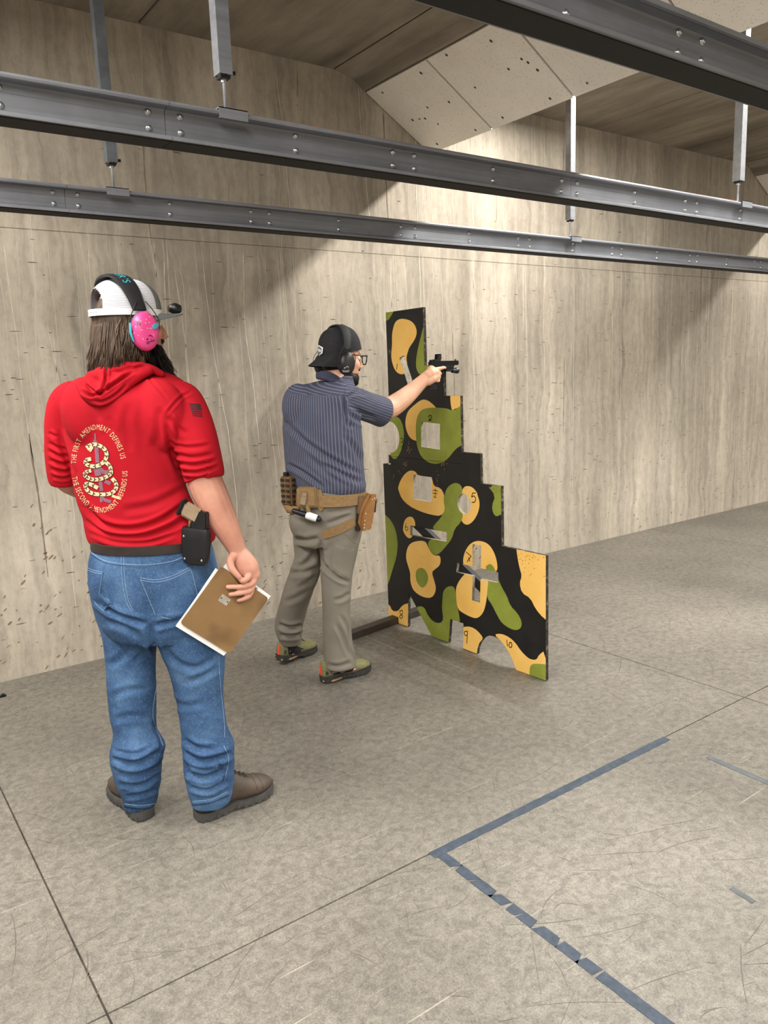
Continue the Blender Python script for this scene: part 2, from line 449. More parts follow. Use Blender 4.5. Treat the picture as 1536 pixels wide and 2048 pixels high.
for px, py in ((765,185),(893,110),(855,215),(898,204),(850,237),(876,248),(839,118+120),(825,240),(951,260),(950,175),(842,146),(1017,138),(982,82),(1043,118),(1100,197),(1174,166),(1056,125),(1075,140),(1005,235),(874,288)):
    d = ray(px, py); tt = nn.dot(lo-CAM)/nn.dot(d); P = CAM+d*tt
    if not (3.14 < P.x < 3.655): continue
    r = 0.006+0.003*rnd.random(); t1 = Vector((0, 1, 0)); t2 = nn.cross(t1)
    dm.prism([P+nn*0.0006+t1*(r*math.cos(a))+t2*(r*1.4*math.sin(a)) for a in [i*math.pi/3 for i in range(6)]], -nn*0.001)
dmo = dm.build('nail_hole', M['joint'], b1); tag(dmo, kind='stuff')

# target rails: I-section steel tracks hung under the ceiling, parallel to the wall
RZ0, RZ1 = 2.24, 2.35
def rail_profile(y):
    """closed (y, z) outline; y is the near edge of the flanges"""
    c = y+0.05
    half = [(0.004, RZ0+0.026), (0.010, RZ0+0.020), (0.046, RZ0+0.012), (0.050, RZ0+0.008), (0.050, RZ0), (0.020, RZ0), (0.016, RZ0+0.004)]
    top = [(0.004, RZ0+0.068), (0.0055, RZ0+0.070), (0.0055, RZ1-0.024), (0.010, RZ1-0.017), (0.028, RZ1-0.012), (0.042, RZ1-0.018), (0.048, RZ1-0.016), (0.050, RZ1-0.010), (0.046, RZ1-0.003), (0.036, RZ1)]
    near = [(c-a, z) for a, z in reversed(half)]+[(c-a, z) for a, z in top]
    far = [(c+a, z) for a, z in reversed(top)]+[(c+a, z) for a, z in half]
    return near+far
dome = MB()
R = []
for t in range(5):
    a = t/4*math.pi/2
    R.append([(0.0075*math.cos(a)*math.cos(2*math.pi*j/10), -0.0065*math.sin(a), 0.0075*math.cos(a)*math.sin(2*math.pi*j/10)) for j in range(10)])
dome.rings([[(0.010*math.cos(2*math.pi*j/10), 0.003, 0.010*math.sin(2*math.pi*j/10)) for j in range(10)], [(0.010*math.cos(2*math.pi*j/10), -0.0015, 0.010*math.sin(2*math.pi*j/10)) for j in range(10)]]+[[(x, y-0.0015, z) for x, y, z in r] for r in R])
bolt_me = dome.mesh('bolt'); bolt_me.materials.append(M['bolt'])
bolt_me.polygons.foreach_set('use_smooth', [True]*len(bolt_me.polygons))
def rail(y, label, joints, bx0, bx1):
    t = empty('target_rail', (0, y+0.05, RZ0)); tag(t, label, 'rail', 'target rails under the ceiling')
    P = rail_profile(y); xs = [-4.0]+joints+[12.0]
    for a, b in zip(xs[:-1], xs[1:]):
        MB().prism([(a+0.0008, p[0], p[1]) for p in P], (b-a-0.0016, 0, 0)).build('rail_section', M['rail'], t, True, 35)
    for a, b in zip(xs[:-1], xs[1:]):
        MB().box((a+0.001, y+0.010, RZ0-0.003), (b-0.001, y+0.090, RZ0-0.0002)).build('rail_gap_shade', M['gap_shade'], t)  # added black strip: paints the shade of the hollow between the lips
    x = 0.89-0.886*3
    cols = []
    while x < bx1:
        cols += [x, x+0.097, x+0.49]; x += 0.886
    for x in cols:
        if not bx0 <= x <= bx1: continue
        for z in (RZ0+0.037, RZ0+0.081):
            o = bpy.data.objects.new('bolt', bolt_me); COL.objects.link(o); o.parent = t
            o.location = (x, -0.0045 if z < 2.3 else -0.006, z-RZ0)
    return t
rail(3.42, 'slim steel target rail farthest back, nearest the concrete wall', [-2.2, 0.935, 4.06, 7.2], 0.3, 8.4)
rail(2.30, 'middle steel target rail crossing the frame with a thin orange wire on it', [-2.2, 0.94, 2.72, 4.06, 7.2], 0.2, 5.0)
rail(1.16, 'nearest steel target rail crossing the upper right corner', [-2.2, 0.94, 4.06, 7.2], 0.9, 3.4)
w = MB().tube([(x, 2.352+0.002*math.sin(x*3), RZ1+0.012+0.002*math.sin(x*5.1)) for x in [0.1+0.3*i for i in range(20)]], 0.0012, 5)
tag(w.build('wire', M['orange_wire'], None, True), 'thin orange wire running along the top of the middle rail', 'wire')

def hanger(x, y, label, mat):
    c = y+0.05
    t = empty('rail_hanger', (x, c, RZ1)); tag(t, label, 'hanger', 'rail hangers')
    # slotted strut: C-section, open towards the far side
    w = 0.0215; th = 0.003; z0, z1 = 2.462, CEIL+0.01
    prof = [(-w, -w), (w, -w), (w, w), (w-0.008, w), (w-0.008, w-0.006), (w-th, w-0.006), (w-th, -w+th), (-w+th, -w+th), (-w+th, w-0.006), (-w+0.008, w-0.006), (-w+0.008, w), (-w, w)]
    MB().prism([(x+a, c+b, z0) for a, b in prof], (0, 0, z1-z0)).build('strut', mat, t)
    MB().tube([(x, c, RZ1+0.005), (x, c, 2.60)], 0.0048, 10).build('threaded_rod', M['zinc'], t, True)
    m = MB(); m.box((x-0.016, c-0.016, 2.452), (x+0.016, c+0.016, 2.4605)); m.build('washer', M['blackmetal'], t)
    MB().tube([(x, c, 2.443), (x, c, 2.452)], 0.009, 6).build('nut', M['zinc'], t)
    MB().tube([(x, c+0.018, 2.478), (x+0.043, c+0.004, 2.478)], 0.006, 8).build('strut_bolt', M['blackmetal'], t, True)
    m = MB(); h = 0.047
    for s in (-1, 1):
        m.box((x-h, c+s*0.0535-0.0015, RZ1-0.024), (x+h, c+s*0.0535+0.0015, RZ1+0.004))
        m.box((x-h, c+s*0.0535-0.0015-(0.006 if s > 0 else 0), RZ1-0.027), (x+h, c+s*0.0535+0.0015+(0.006 if s < 0 else 0), RZ1-0.024))
    m.box((x-h, c-0.055, RZ1+0.001), (x+h, c+0.055, RZ1+0.004)); m.build('rail_clip', M['rail'], t)
    m = MB().tube([(x, c, RZ1+0.004), (x, c, RZ1+0.013)], 0.009, 6); m.build('nut', M['zinc'], t)
    return t
hanger(1.14, 3.42, 'dark steel strut hanger on the left holding the farthest rail', M['strut_dark'])
hanger(1.14, 2.30, 'grey steel strut hanger near the top left holding the middle rail', M['rail'])
hanger(4.02, 3.42, 'bright galvanized strut hanger holding the farthest rail below the baffle edge', M['zinc'])
hanger(4.02, 2.30, 'bright galvanized strut hanger at the right holding the middle rail', M['zinc'])

# floor tape
def tape(pts, w, name, label, mat, gaps=()):
    o = MB(); a, b = Vector(pts[0]), Vector(pts[1]); d = (b-a); L = d.length; d.normalize(); s = Vector((-d.y, d.x, 0))
    r = random.Random(len(label)); cuts = sorted([0.0]+[x for g_ in gaps for x in g_]+[L]); segs = list(zip(cuts[0::2], cuts[1::2]))
    t = empty(name, a); tag(t, label, 'tape', 'strips of tape on the floor')
    for u0, u1 in segs:
        n = max(2, int((u1-u0)/0.02)); m = MB(); lo = []; hi = []
        for i in range(n+1):
            u = u0+(u1-u0)*i/n; j1, j2 = (r.uniform(-1, 1)*0.0012 for _ in (0, 1))
            e = r.uniform(-0.012, 0.012) if i in (0, n) and 0 < u < L else 0
            lo.append(a+d*(u+e)-s*(w/2+j1)); hi.append(a+d*(u-e)+s*(w/2+j2))
        R_ = [[p+Vector((0, 0, 0.0002)), q+Vector((0, 0, 0.0002)), q+Vector((0, 0, 0.0012)), p+Vector((0, 0, 0.0012))] for p, q in zip(lo, hi)]
        m.rings(R_); m.build('tape_piece', mat, t)
    return t
tape([(1.425, 1.794, 0), (2.70, 1.794, 0)], 0.036, 'floor_tape', 'straight blue-grey tape strip running from the corner towards the far right', M['tape'])
tape([(1.452, 1.776, 0), (1.435, 0.55, 0)], 0.036, 'floor_tape', 'chipped dark tape strip running from the tape corner to the bottom edge', M['tape'], ((0.075, 0.083), (0.16, 0.164), (0.245, 0.248), (0.30, 0.312), (0.355, 0.359), (0.41, 0.424), (0.50, 0.506), (0.575, 0.578), (0.635, 0.643)))
tape([(2.686, 1.60, 0), (2.668, 1.22, 0)], 0.03, 'floor_tape', 'short worn grey tape strip at the right edge of the frame', M['tape_grey'])
_a, _b = on_z(1463, 1776), on_z(1508, 1805)
tape([_a, _b], 0.02, 'floor_tape', 'tiny grey scrap of tape left on the floor near the right edge', M['tape_grey'])
q = on_z(6, 1393); m = MB(); m.box((q.x-0.020, q.y-0.012, 0.0), (q.x+0.016, q.y+0.010, 0.008), bev=0.003); m.box((q.x-0.008, q.y-0.016, 0.002), (q.x+0.012, q.y+0.014, 0.013), bev=0.004)
tag(m.build('plastic_scrap', M['blackmetal']), 'small black scrap lying on the floor at the left edge of the frame', 'scrap')
# ================================================================ the barricade
def mat_paint(name, c1, c2):
    k = N(name, 0.5, 0, 0.4); v = k.coord()
    f = k.noise(v, 5, 5, 0.65)
    c = k.ramp(f, [(0.3, c1), (0.7, c2)])
    sc = k.ramp(k.noise(k.coord((1, 3, 26)), 6, 3, 0.6), [(0.66, 0.0), (0.74, 1.0)])
    c = k.mix(k.math('MULTIPLY', sc, 0.35), c, S(70, 52, 30))
    k.color(c); k.bump(k.noise(k.coord((1, 1, 12)), 20, 4), 0.1, 0.003); return k.m
M['p_black'] = speck('black_paint', S(26, 25, 25), 0.35, 8, 0.5)
M['p_yel'] = mat_paint('ochre_paint', S(244, 190, 92), S(252, 206, 120))
M['p_grn'] = mat_paint('green_paint', S(126, 136, 46), S(150, 160, 66))
def mat_edge():
    k = N('plywood_edge', 0.8, 0, 0.3); v = k.coord()
    f = k.noise(v, 38, 5, 0.7)
    k.color(k.ramp(f, [(0.38, S(30, 28, 26)), (0.55, S(60, 54, 46)), (0.76, S(150, 140, 120))])); return k.m
M['p_edge'] = mat_edge()
M['p_cut'] = speck('sawn_plywood', S(140, 132, 117), 0.3, 40, 0.85)
M['footbar'] = speck('scuffed_steel_tube', S(64, 58, 52), 0.35, 12, 0.5, 0.3)
M['marker'] = speck('black_marker', S(22, 20, 18), 0.2, 30, 0.6)
M['chip'] = speck('chipped_wood', S(150, 122, 86), 0.35, 60, 0.9)
XB = 2.774; BT = 0.019
def bp7(x, y): return (740+x/3.84, 590+y/3.84)
def bp8(x, y): return (680+x/3.4909, 980+y/3.4905)
def YZ(p):
    q = on_x(p[0], p[1], XB); return Vector((q.y, q.z))
def P7(*a): return [YZ(bp7(x, y)) for x, y in a]
def P8(*a): return [YZ(bp8(x, y)) for x, y in a]
def arc(c, r0, r1, a0, a1, n): return [Vector((c.x+r0*math.cos(a0+(a1-a0)*i/n), c.y+r1*math.sin(a0+(a1-a0)*i/n))) for i in range(n+1)]
ZT = 1.90
yl = YZ((774, 700)).x                     # far (left) edge of the upper panel
ystep = [YZ((847.5, 680)).x, YZ((887.0, 760)).x, YZ((921.5, 850)).x, YZ((960.5, 940)).x, YZ((1002.5, 1030)).x, YZ((1091.5, 1120)).x]
zstep = [YZ((848, 731)).y, YZ((888, 791.5)).y, YZ((921, 904)).y, YZ((961, 967)).y, YZ((1001, 1091.5)).y]
ylow = YZ((772, 1080)).x
ZSEAM = YZ((800, 915)).y
# outline of the upper panel, far edge first; the half-round port 3 bites its far edge
c3 = Vector((yl, YZ((775, 874)).y)); r3 = abs(YZ((798.5, 874)).x-yl)
UP = [Vector((yl, ZT)), Vector((ystep[0], ZT)), Vector((ystep[0], zstep[0])), Vector((ystep[1], zstep[0])), Vector((ystep[1], zstep[1])), Vector((ystep[2], zstep[1])), Vector((ystep[2], ZSEAM+0.002)), Vector((yl, ZSEAM+0.002))]
UP += arc(c3, -r3, r3*1.02, -math.pi/2, math.pi/2, 20)
UP = [p for p in UP if p.y >= ZSEAM]
LO = [Vector((YZ((779, 915)).x, ZSEAM)), Vector((ystep[2], ZSEAM)), Vector((ystep[2], zstep[2])), Vector((ystep[3], zstep[2])), Vector((ystep[3], zstep[3])), Vector((ystep[4], zstep[3])), Vector((ystep[4], zstep[4])), Vector((ystep[5], zstep[4])), Vector((ystep[5], 0.004))]
LO += [YZ(bp8(1230, 1255))]
LO += [YZ(bp8(*p)) for p in ((1208,1195),(1183,1140),(1148,1085),(1115,1045),(1075,1022),(1040,1015),(1000,1033),(972,1070),(960,1105))]
LO += [Vector((YZ(bp8(955, 1135)).x, 0.004)), Vector((YZ(bp8(860, 1105)).x, 0.004)), YZ(bp8(862, 932)), YZ(bp8(770, 900)), Vector((YZ(bp8(757, 1050)).x, 0.004)), Vector((YZ(bp8(640, 1000)).x, 0.004)), YZ(bp8(477, 712)), Vector((YZ(bp8(473, 940)).x, 0.004)), Vector((ylow, 0.004)), Vector((ylow, YZ((772, 928)).y)), Vector((YZ((779, 928)).x, YZ((772, 926)).y))]
h5 = YZ(bp8(866, 97)); 
HU = [P7((225,482),(262,464),(340,700),(300,716)), P7((393,973),(537,990),(537,1188),(393,1165))]
HL = [P7((334,1380),(475,1400),(475,1592),(334,1568)), arc(h5, abs(YZ(bp8(914, 97)).x-h5.x), abs(YZ(bp8(866, 168)).y-h5.y), 0, 2*math.pi*23/24, 23),
      P8((490,247),(745,295),(745,362),(490,315)),
      P8((925,378),(985,386),(983,546),(1105,575),(1105,650),(981,622),(978,785),(921,770),(926,600),(812,573),(818,508),(926,533))]
Yp, Gp = 1, 2
PATCH = [  # later entries lie on top
 (Gp, P7((100,100),(190,112),(165,155),(140,195),(100,200)), 1),
 (Yp, P7((185,225),(205,195),(240,180),(300,190),(340,220),(362,275),(350,335),(300,405),(290,440),(278,480),(288,540),(275,600),(240,612),(205,595),(178,550),(160,470),(170,385),(168,300)), 2),
 (Gp, P7((440,200),(412,235),(395,300),(370,400),(352,500),(355,570),(380,612),(420,622),(470,590),(480,530),(440,500)), 1),
 (Yp, P7((345,840),(400,800),(445,808),(490,845),(520,880),(400,1120),(340,1120),(300,1090),(275,1030),(270,960),(290,890)), 2),
 (Yp, P7((616,740),(700,740),(720,860),(650,872),(630,892),(618,830)), 1),
 (Gp, P7((390,880),(460,865),(520,865),(590,870),(640,892),(690,852),(740,840),(740,1140),(690,1160),(650,1190),(590,1270),(520,1300),(450,1290),(390,1240),(360,1160),(350,1060),(355,950)), 2),
 (Gp, P7((100,940),(160,930),(215,935),(245,975),(262,1050),(258,1130),(230,1220),(190,1270),(150,1225),(100,1200)), 1),
 (Yp, P7((215,1480),(235,1420),(270,1370),(310,1345),(350,1355),(368,1388),(475,1400),(490,1470),(540,1480),(570,1530),(575,1600))+P8((722,30),(735,90),(735,140),(705,182),(640,174),(560,150),(480,110),(430,60),(408,0)), 1),
 (Yp, P7((700,1540),(712,1485),(740,1464),(790,1475),(830,1530))+P8((955,20),(978,90),(965,160),(930,220),(888,248),(850,225),(830,150),(820,60)), 2),
 (Gp, P7((568,1560),(585,1490),(620,1455),(660,1440),(700,1460),(714,1510))+P8((825,60),(838,130),(862,178),(840,230),(800,270),(782,340),(742,390),(700,440),(662,458),(622,420),(612,360),(660,330),(700,290),(645,272),(660,240),(700,200),(735,135),(722,80),(728,10)), 1),
 (Gp, P7((905,1465),(1060,1440))+P8((1180,0),(1180,160),(1120,172),(1090,187),(1068,160),(1060,110),(1085,40)), 1),
 (Gp, P8((300,160),(330,185),(355,212),(387,270),(405,370),(395,470),(365,560),(340,650),(300,720)), 2),
 (Yp, P8((440,260),(450,210),(480,183),(510,190),(525,225),(525,255),(505,330),(480,340),(455,315),(440,285)), 2),
 (Yp, P8((470,400),(500,365),(560,352),(600,360),(615,400),(640,445),(670,460),(695,455),(705,490),(695,530),(660,555),(640,575),(660,640),(672,690),(655,740),(620,757),(560,740),(510,700),(490,640),(492,580),(475,530),(458,470)), 2),
 (Gp, P8((530,560),(560,540),(590,550),(615,590),(615,640),(590,680),(565,682),(540,650),(528,610)), 2),
 (Gp, P8((612,365),(660,330),(742,360),(742,390),(700,440),(662,458),(622,420)), 1),
 (Yp, P8((860,470),(880,410),(920,365),(970,352),(1030,370),(1070,420),(1095,490),(1102,570),(1040,590),(1035,640),(1030,700),(1020,790),(1000,860),(960,897),(920,890),(860,860),(820,830),(810,750),(808,680),(840,620),(870,590),(880,560),(860,520)), 2),
 (Gp, P8((1010,540),(1048,510),(1080,545),(1095,600),(1130,680),(1165,740),(1190,810),(1240,860),(1270,920),(1265,962),(1235,980),(1190,970),(1130,930),(1100,880),(1060,800),(1025,750),(1030,680),(1040,620)), 1),
 (Gp, P8((715,760),(720,710),(745,675),(790,670),(805,700),(815,800),(830,860),(840,930),(770,930),(790,1100),(640,1080),(520,830),(555,808),(590,820),(610,870),(650,920),(700,932),(722,905),(712,830)), 1),
 (Yp, P8((1228,380),(1500,380),(1500,950),(1420,895),(1365,830),(1330,755),(1270,720),(1253,650),(1270,600),(1255,550),(1240,480)), 1),
 (Yp, P8((300,790),(345,798),(365,845),(405,847),(430,810),(460,793),(500,790),(500,1000),(300,1000)), 1),
 (Yp, P8((830,965),(890,950),(940,965),(985,1010),(998,1035),(990,1180),(830,1180)), 1),
 (Yp, P8((1075,1008),(1125,1002),(1180,1026),(1225,1066),(1262,1122),(1305,1166),(1330,1182),(1370,1187),(1390,1150),(1430,1120),(1460,1360),(1200,1360),(1180,1150),(1130,1060)), 1),
 (Gp, P8((1322,1245),(1340,1213),(1400,1213),(1450,1220),(1450,1360),(1325,1340)), 1),
]
def inside(p, poly):
    c = False; n = len(poly)
    for i in range(n):
        a, b = poly[i], poly[i-1]
        if (a.y > p.y) != (b.y > p.y) and p.x < (b.x-a.x)*(p.y-a.y)/(b.y-a.y)+a.x: c = not c
    return c
PT = [(m, [Vector((q.x, q.y)) for q in chaikin([Vector((p.x, p.y, 0)) for p in pl], it)]) for m, pl, it in PATCH]
def panel(name, out, holes, parent, x0):
    V = []; E_ = []
    def loop(L):
        o = len(V); V.extend(L); E_.extend((o+i, o+(i+1) % len(L)) for i in range(len(L)))
    loop(out)
    for h in holes: loop(h)
    for _, pl in PT: loop(pl)
    vo, eo, fo, *_ = delaunay_2d_cdt(V, E_, [], 0, 1e-6)
    m = MB(); fr = []; mi = []
    for f in fo:
        c = sum((vo[i] for i in f), Vector((0, 0)))/len(f)
        if not inside(c, out) or any(inside(c, h) for h in holes): continue
        k = 0
        for mm, pl in PT:
            if inside(c, pl): k = mm
        fr.append(tuple(f)); mi.append(k)
    n = len(vo)
    m.v = [(x0, p.x, p.y) for p in vo]+[(x0+BT, p.x, p.y) for p in vo]
    m.f = fr+[tuple(n+i for i in f) for f in fr]; m.mi = mi+[0]*len(fr)
    cnt = {}
    for f in fr:
        for i in range(len(f)):
            e = (f[i], f[(i+1) % len(f)]); k_ = (min(e), max(e)); cnt.setdefault(k_, []).append(e)
    for k_, es in cnt.items():
        if len(es) != 1: continue
        a, b_ = es[0]; c = (vo[a]+vo[b_])/2; mt = 3
        for h in holes:
            n_ = len(h); dm_ = 9.0
            for i in range(n_):
                e0, e1 = h[i], h[(i+1) % n_]; dv_ = e1-e0; tt = max(0.0, min(1.0, (c-e0).dot(dv_)/max(1e-12, dv_.length_squared)))
                dm_ = min(dm_, (c-(e0+dv_*tt)).length)
            if dm_ < 1e-4: mt = 4
        m.f.append((b_, a, n+a, n+b_)); m.mi.append(mt)
    me = bpy.data.meshes.new(name); me.from_pydata(m.v, [], m.f); me.update(); me.polygons.foreach_set('material_index', m.mi)
    # orient: front towards -X, back towards +X, rims away from the wood
    bm = bmesh.new(); bm.from_mesh(me); bmesh.ops.delete(bm, geom=[v for v in bm.verts if not v.link_faces], context='VERTS'); bmesh.ops.recalc_face_normals(bm, faces=bm.faces[:]); bm.to_mesh(me); bm.free()
    return link(name, me, [M['p_black'], M['p_yel'], M['p_grn'], M['p_edge'], M['p_cut']], parent)
bar = empty('barricade', (XB+BT/2, (ylow+ystep[5])/2, 0.0))
tag(bar, 'stepped plywood barricade painted black, ochre and green with ten numbered shooting ports', 'barricade')
up = panel('upper_panel', UP, HU, bar, XB)
lo_ = panel('lower_panel', LO, HL, bar, XB)
# numbers in black marker, drawn by hand
def strokes(name, lines, parent, w=0.0045):
    m = MB()
    for L in lines:
        pts = [Vector((XB-0.0008, q.x, q.y)) for q in L]
        if len(pts) > 2: pts = spline(pts, 6*len(pts))
        for a, b in zip(pts[:-1], pts[1:]):
            d = (b-a)
            if d.length < 1e-6: continue
            d.normalize(); s = Vector((0, -d.z, d.y))*w/2; e = d*w*0.3
            m.prism([a-s-e, b-s+e, b+s+e, a+s-e], (0.0007, 0, 0))
    return m.build(name, M['marker'], parent)
strokes('number', [P7((209,528),(205,572))], up)
strokes('number', [P7((450,938),(460,924),(472,930),(470,945),(452,962),(474,960))], up)
strokes('number', [P7((236,1105),(248,1100),(256,1115),(246,1130),(258,1140),(252,1160),(238,1166)), P7((246,1130),(238,1128))], up, 0.0035)
strokes('number', [P7((484,1500),(500,1500),(520,1506)), P7((482,1520),(518,1526)), P7((504,1488),(500,1555)), P7((490,1550),(510,1556))], lo_, 0.0035)
strokes('number', [P8((925,22),(948,20)), P8((927,22),(920,48),(935,42),(948,60),(940,84),(922,86))], lo_)
strokes('number', [P8((462,232),(455,262),(462,284),(474,272),(468,256),(458,262))], lo_, 0.0035)
strokes('number', [P8((880,432),(916,462)), P8((916,462),(888,500)), P8((898,470),(906,496))], lo_)
strokes('number', [P8((434,838),(418,846),(424,866),(438,880),(428,896),(416,884),(436,862),(434,838))], lo_)
strokes('number', [P8((888,985),(870,990),(872,1012),(888,1012),(890,985)), P8((890,990),(886,1070))], lo_)
strokes('number', [P8((1164,1046),(1170,1090)), P8((1188,1062),(1180,1083),(1188,1100),(1200,1090),(1198,1068),(1188,1062))], lo_)
# chipped paint where rounds and slings have bitten the wood
m = MB(); rr = random.Random(11)
for cx_, cy_, sx, sy, nn_ in ((300,1180,14,40,14),(265,1300,22,30,10),(565,1310,20,40,12),(225,1365,8,20,3),(150,440,6,25,5),(515,1420,8,50,5),(975,1490,40,25,10),(180,1390,6,30,4)):
    for _ in range(nn_):
        x, y = rr.gauss(cx_, sx*0.6), rr.gauss(cy_, sy*0.6); q = YZ(bp7(x, y))
        poly = [Vector((XB-0.0006, q.x+rr.uniform(0.3, 1)*0.003*math.cos(a), q.y+rr.uniform(0.3, 1)*0.008*math.sin(a))) for a in [i*math.pi/3 for i in range(6)]]
        m.prism(poly, (0.0008, 0, 0))
for _ in range(26):
    q = YZ(bp8(rr.uniform(1240, 1425), rr.choice([rr.uniform(440, 500), rr.uniform(480, 620)])))
    if q.y > zstep[4]-0.002 or q.x < ystep[5]+0.002: continue
    poly = [Vector((XB-0.0006, q.x+rr.uniform(0.3, 1)*0.003*math.cos(a), q.y+rr.uniform(0.3, 1)*0.004*math.sin(a))) for a in [i*math.pi/3 for i in range(6)]]
    m.prism(poly, (0.0008, 0, 0), 1)
tag(m.build('paint_chip', [M['chip'], M['marker']], bar), kind='stuff')
# back braces and foot
def bar_yz(name, a, b, w, x0, th, mat):
    a, b = Vector(a), Vector(b); d = (b-a).normalized(); s = Vector((-d.y, d.x))*w/2
    MB().prism([(x0, *(a-s)), (x0, *(b-s)), (x0, *(b+s)), (x0, *(a+s))], (th, 0, 0)).build(name, mat, bar)
bar_yz('brace', YZ((795, 1020)), YZ((985, 1205)), 0.055, XB+BT+0.002, 0.03, M['p_black'])
bar_yz('seam_batten', (YZ((773, 935)).x, ZSEAM-0.03), (ystep[2]+0.02, ZSEAM-0.03), 0.07, XB+BT+0.001, 0.018, M['p_black'])
fa, fb = on_z(707, 1280), on_z(798, 1247); fd = (fb-fa).normalized(); fs = Vector((-fd.y, fd.x, 0))
f0 = fa-fd*0.10; f1 = fb+fd*0.55
MB().prism([f0, f1, f1+Vector((0, 0, 0.042)), f0+Vector((0, 0, 0.042))], fs*0.062).build('foot_bar', M['footbar'], bar)
ux = XB+BT+0.004; uy = fb.y+(ux-fb.x)*fd.y/fd.x+0.012
MB().box((ux, uy, 0.042), (ux+0.036, uy+0.036, 0.9)).build('upright', M['blackmetal'], bar)
m = MB().tube([(XB-0.012, yl+0.006, ZSEAM-0.045), (XB+0.03, yl+0.006, ZSEAM-0.045)], 0.006, 8); m.build('hinge_bolt', M['bolt'], bar, True)
# ================================================================ figure tools
class Fig:
    """view-facing working frame of a standing person: u to the right, n away, z up (all real metres)"""
    def __init__(s, base):
        s.base = Vector(base); d = Vector((base[0], base[1], 0)).normalized(); s.n = d; s.u = Vector((d.y, -d.x, 0)); s.z = Vector((0, 0, 1))
    def at(s, px, py, dy=0.0):
        d = ray(px, py); t = (s.n.dot(s.base-CAM)+dy)/s.n.dot(d); return CAM+d*t
    def m(s, dy=0.0): return (s.n.dot(s.base-CAM)+dy)/FPX/max(0.9, s.n.dot(CF))
    def dir(s, phi):
        """forward and right vectors for a body turned phi degrees to the right of straight away"""
        a = math.radians(phi); return s.u*math.sin(a)+s.n*math.cos(a), s.u*math.cos(a)-s.n*math.sin(a)
    def ring(s, xl, xr, y, dy=0.0, phi=0.0, ratio=0.9, k=1.0, p=2.0, nseg=36, z=None):
        L, R_ = s.at(xl, y, dy), s.at(xr, y, dy); c = (L+R_)/2; W = (R_-L).length/2*k
        F, Sd = s.dir(phi); a = math.radians(phi); A = W/math.sqrt(math.cos(a)**2+(ratio*math.sin(a))**2); B = A*ratio
        out = []
        for j in range(nseg):
            t = 2*math.pi*j/nseg; ct, st = math.cos(t), math.sin(t)
            out.append(c+Sd*(A*math.copysign(abs(ct)**(2/p), ct))+F*(B*math.copysign(abs(st)**(2/p), st)))
        return out
    def loft(s, mb, rings, phi, ratio, k=1.0, p=2.0):
        R_ = []
        for r in rings:
            xl, xr, y = r[:3]; dy = r[3] if len(r) > 3 else 0.0; rt = r[4] if len(r) > 4 else ratio
            R_.append(s.ring(xl, xr, y, dy, phi, rt, k, p))
        # refine along the length with a spline
        n = len(R_); m_ = (n-1)*4+1
        cols = [spline([R_[i][j] for i in range(n)], m_) for j in range(len(R_[0]))]
        mb.rings([[cols[j][i] for j in range(len(cols))] for i in range(m_)]); return mb
    def limb(s, mb, pts, k=1.0, n=16, sub=5, dome=True, flat=1.0, ref=None):
        """pts: (px, py, dy, radius in pixels)"""
        P = [s.at(a, b, c) for a, b, c, r in pts]; Rr = [r*s.m(c)*k for a, b, c, r in pts]; q = (len(P)-1)*sub+1
        mb.tube(spline(P, q), fspline(Rr, q), n, 0, flat, ref, True, dome); return mb

DG = lambda: bpy.context.evaluated_depsgraph_get()
def union(mb, name, voxel, smooth=6, fac=0.5):
    """fuse overlapping closed shapes into one continuous skin"""
    me = mb.mesh(name+'_src'); o = bpy.data.objects.new(name+'_src', me); COL.objects.link(o)
    r = o.modifiers.new('r', 'REMESH'); r.mode = 'VOXEL'; r.voxel_size = voxel; r.adaptivity = 0.0
    if smooth:
        q = o.modifiers.new('s', 'SMOOTH'); q.factor = fac; q.iterations = smooth
    dg = DG(); dg.update(); out = bpy.data.meshes.new_from_object(o.evaluated_get(dg)); bpy.data.objects.remove(o); bpy.data.meshes.remove(me)
    out.name = name; return out
def arr(me):
    n = len(me.vertices); co = np.empty(n*3); me.vertices.foreach_get('co', co); nr = np.empty(n*3)
    me.vertex_normals.foreach_get('vector', nr); return co.reshape(-1, 3), nr.reshape(-1, 3)
def setco(me, co):
    me.vertices.foreach_set('co', co.reshape(-1)); me.update()
def pix(co):
    d = co-np.array(CAM); x = d@np.array(CR); y = d@np.array(CU); z = d@np.array(CF)
    return CX+FPX*x/z, CY-FPX*y/z
def seg_dist(x, y, P):
    best = np.full(x.shape, 1e9); par = np.zeros(x.shape); L = [0]
    for a, b in zip(P[:-1], P[1:]): L.append(L[-1]+math.hypot(b[0]-a[0], b[1]-a[1]))
    for i, (a, b) in enumerate(zip(P[:-1], P[1:])):
        dx, dy = b[0]-a[0], b[1]-a[1]; l2 = dx*dx+dy*dy+1e-9
        t = np.clip(((x-a[0])*dx+(y-a[1])*dy)/l2, 0, 1); d = np.hypot(x-a[0]-t*dx, y-a[1]-t*dy)
        k = d < best; best[k] = d[k]; par[k] = (L[i]+t[k]*math.sqrt(l2))/L[-1]
    return best, par
def smooth_poly(P, n=24):
    return [(v.x, v.y) for v in spline([Vector((a, b, 0)) for a, b in P], n)] if len(P) > 2 else P
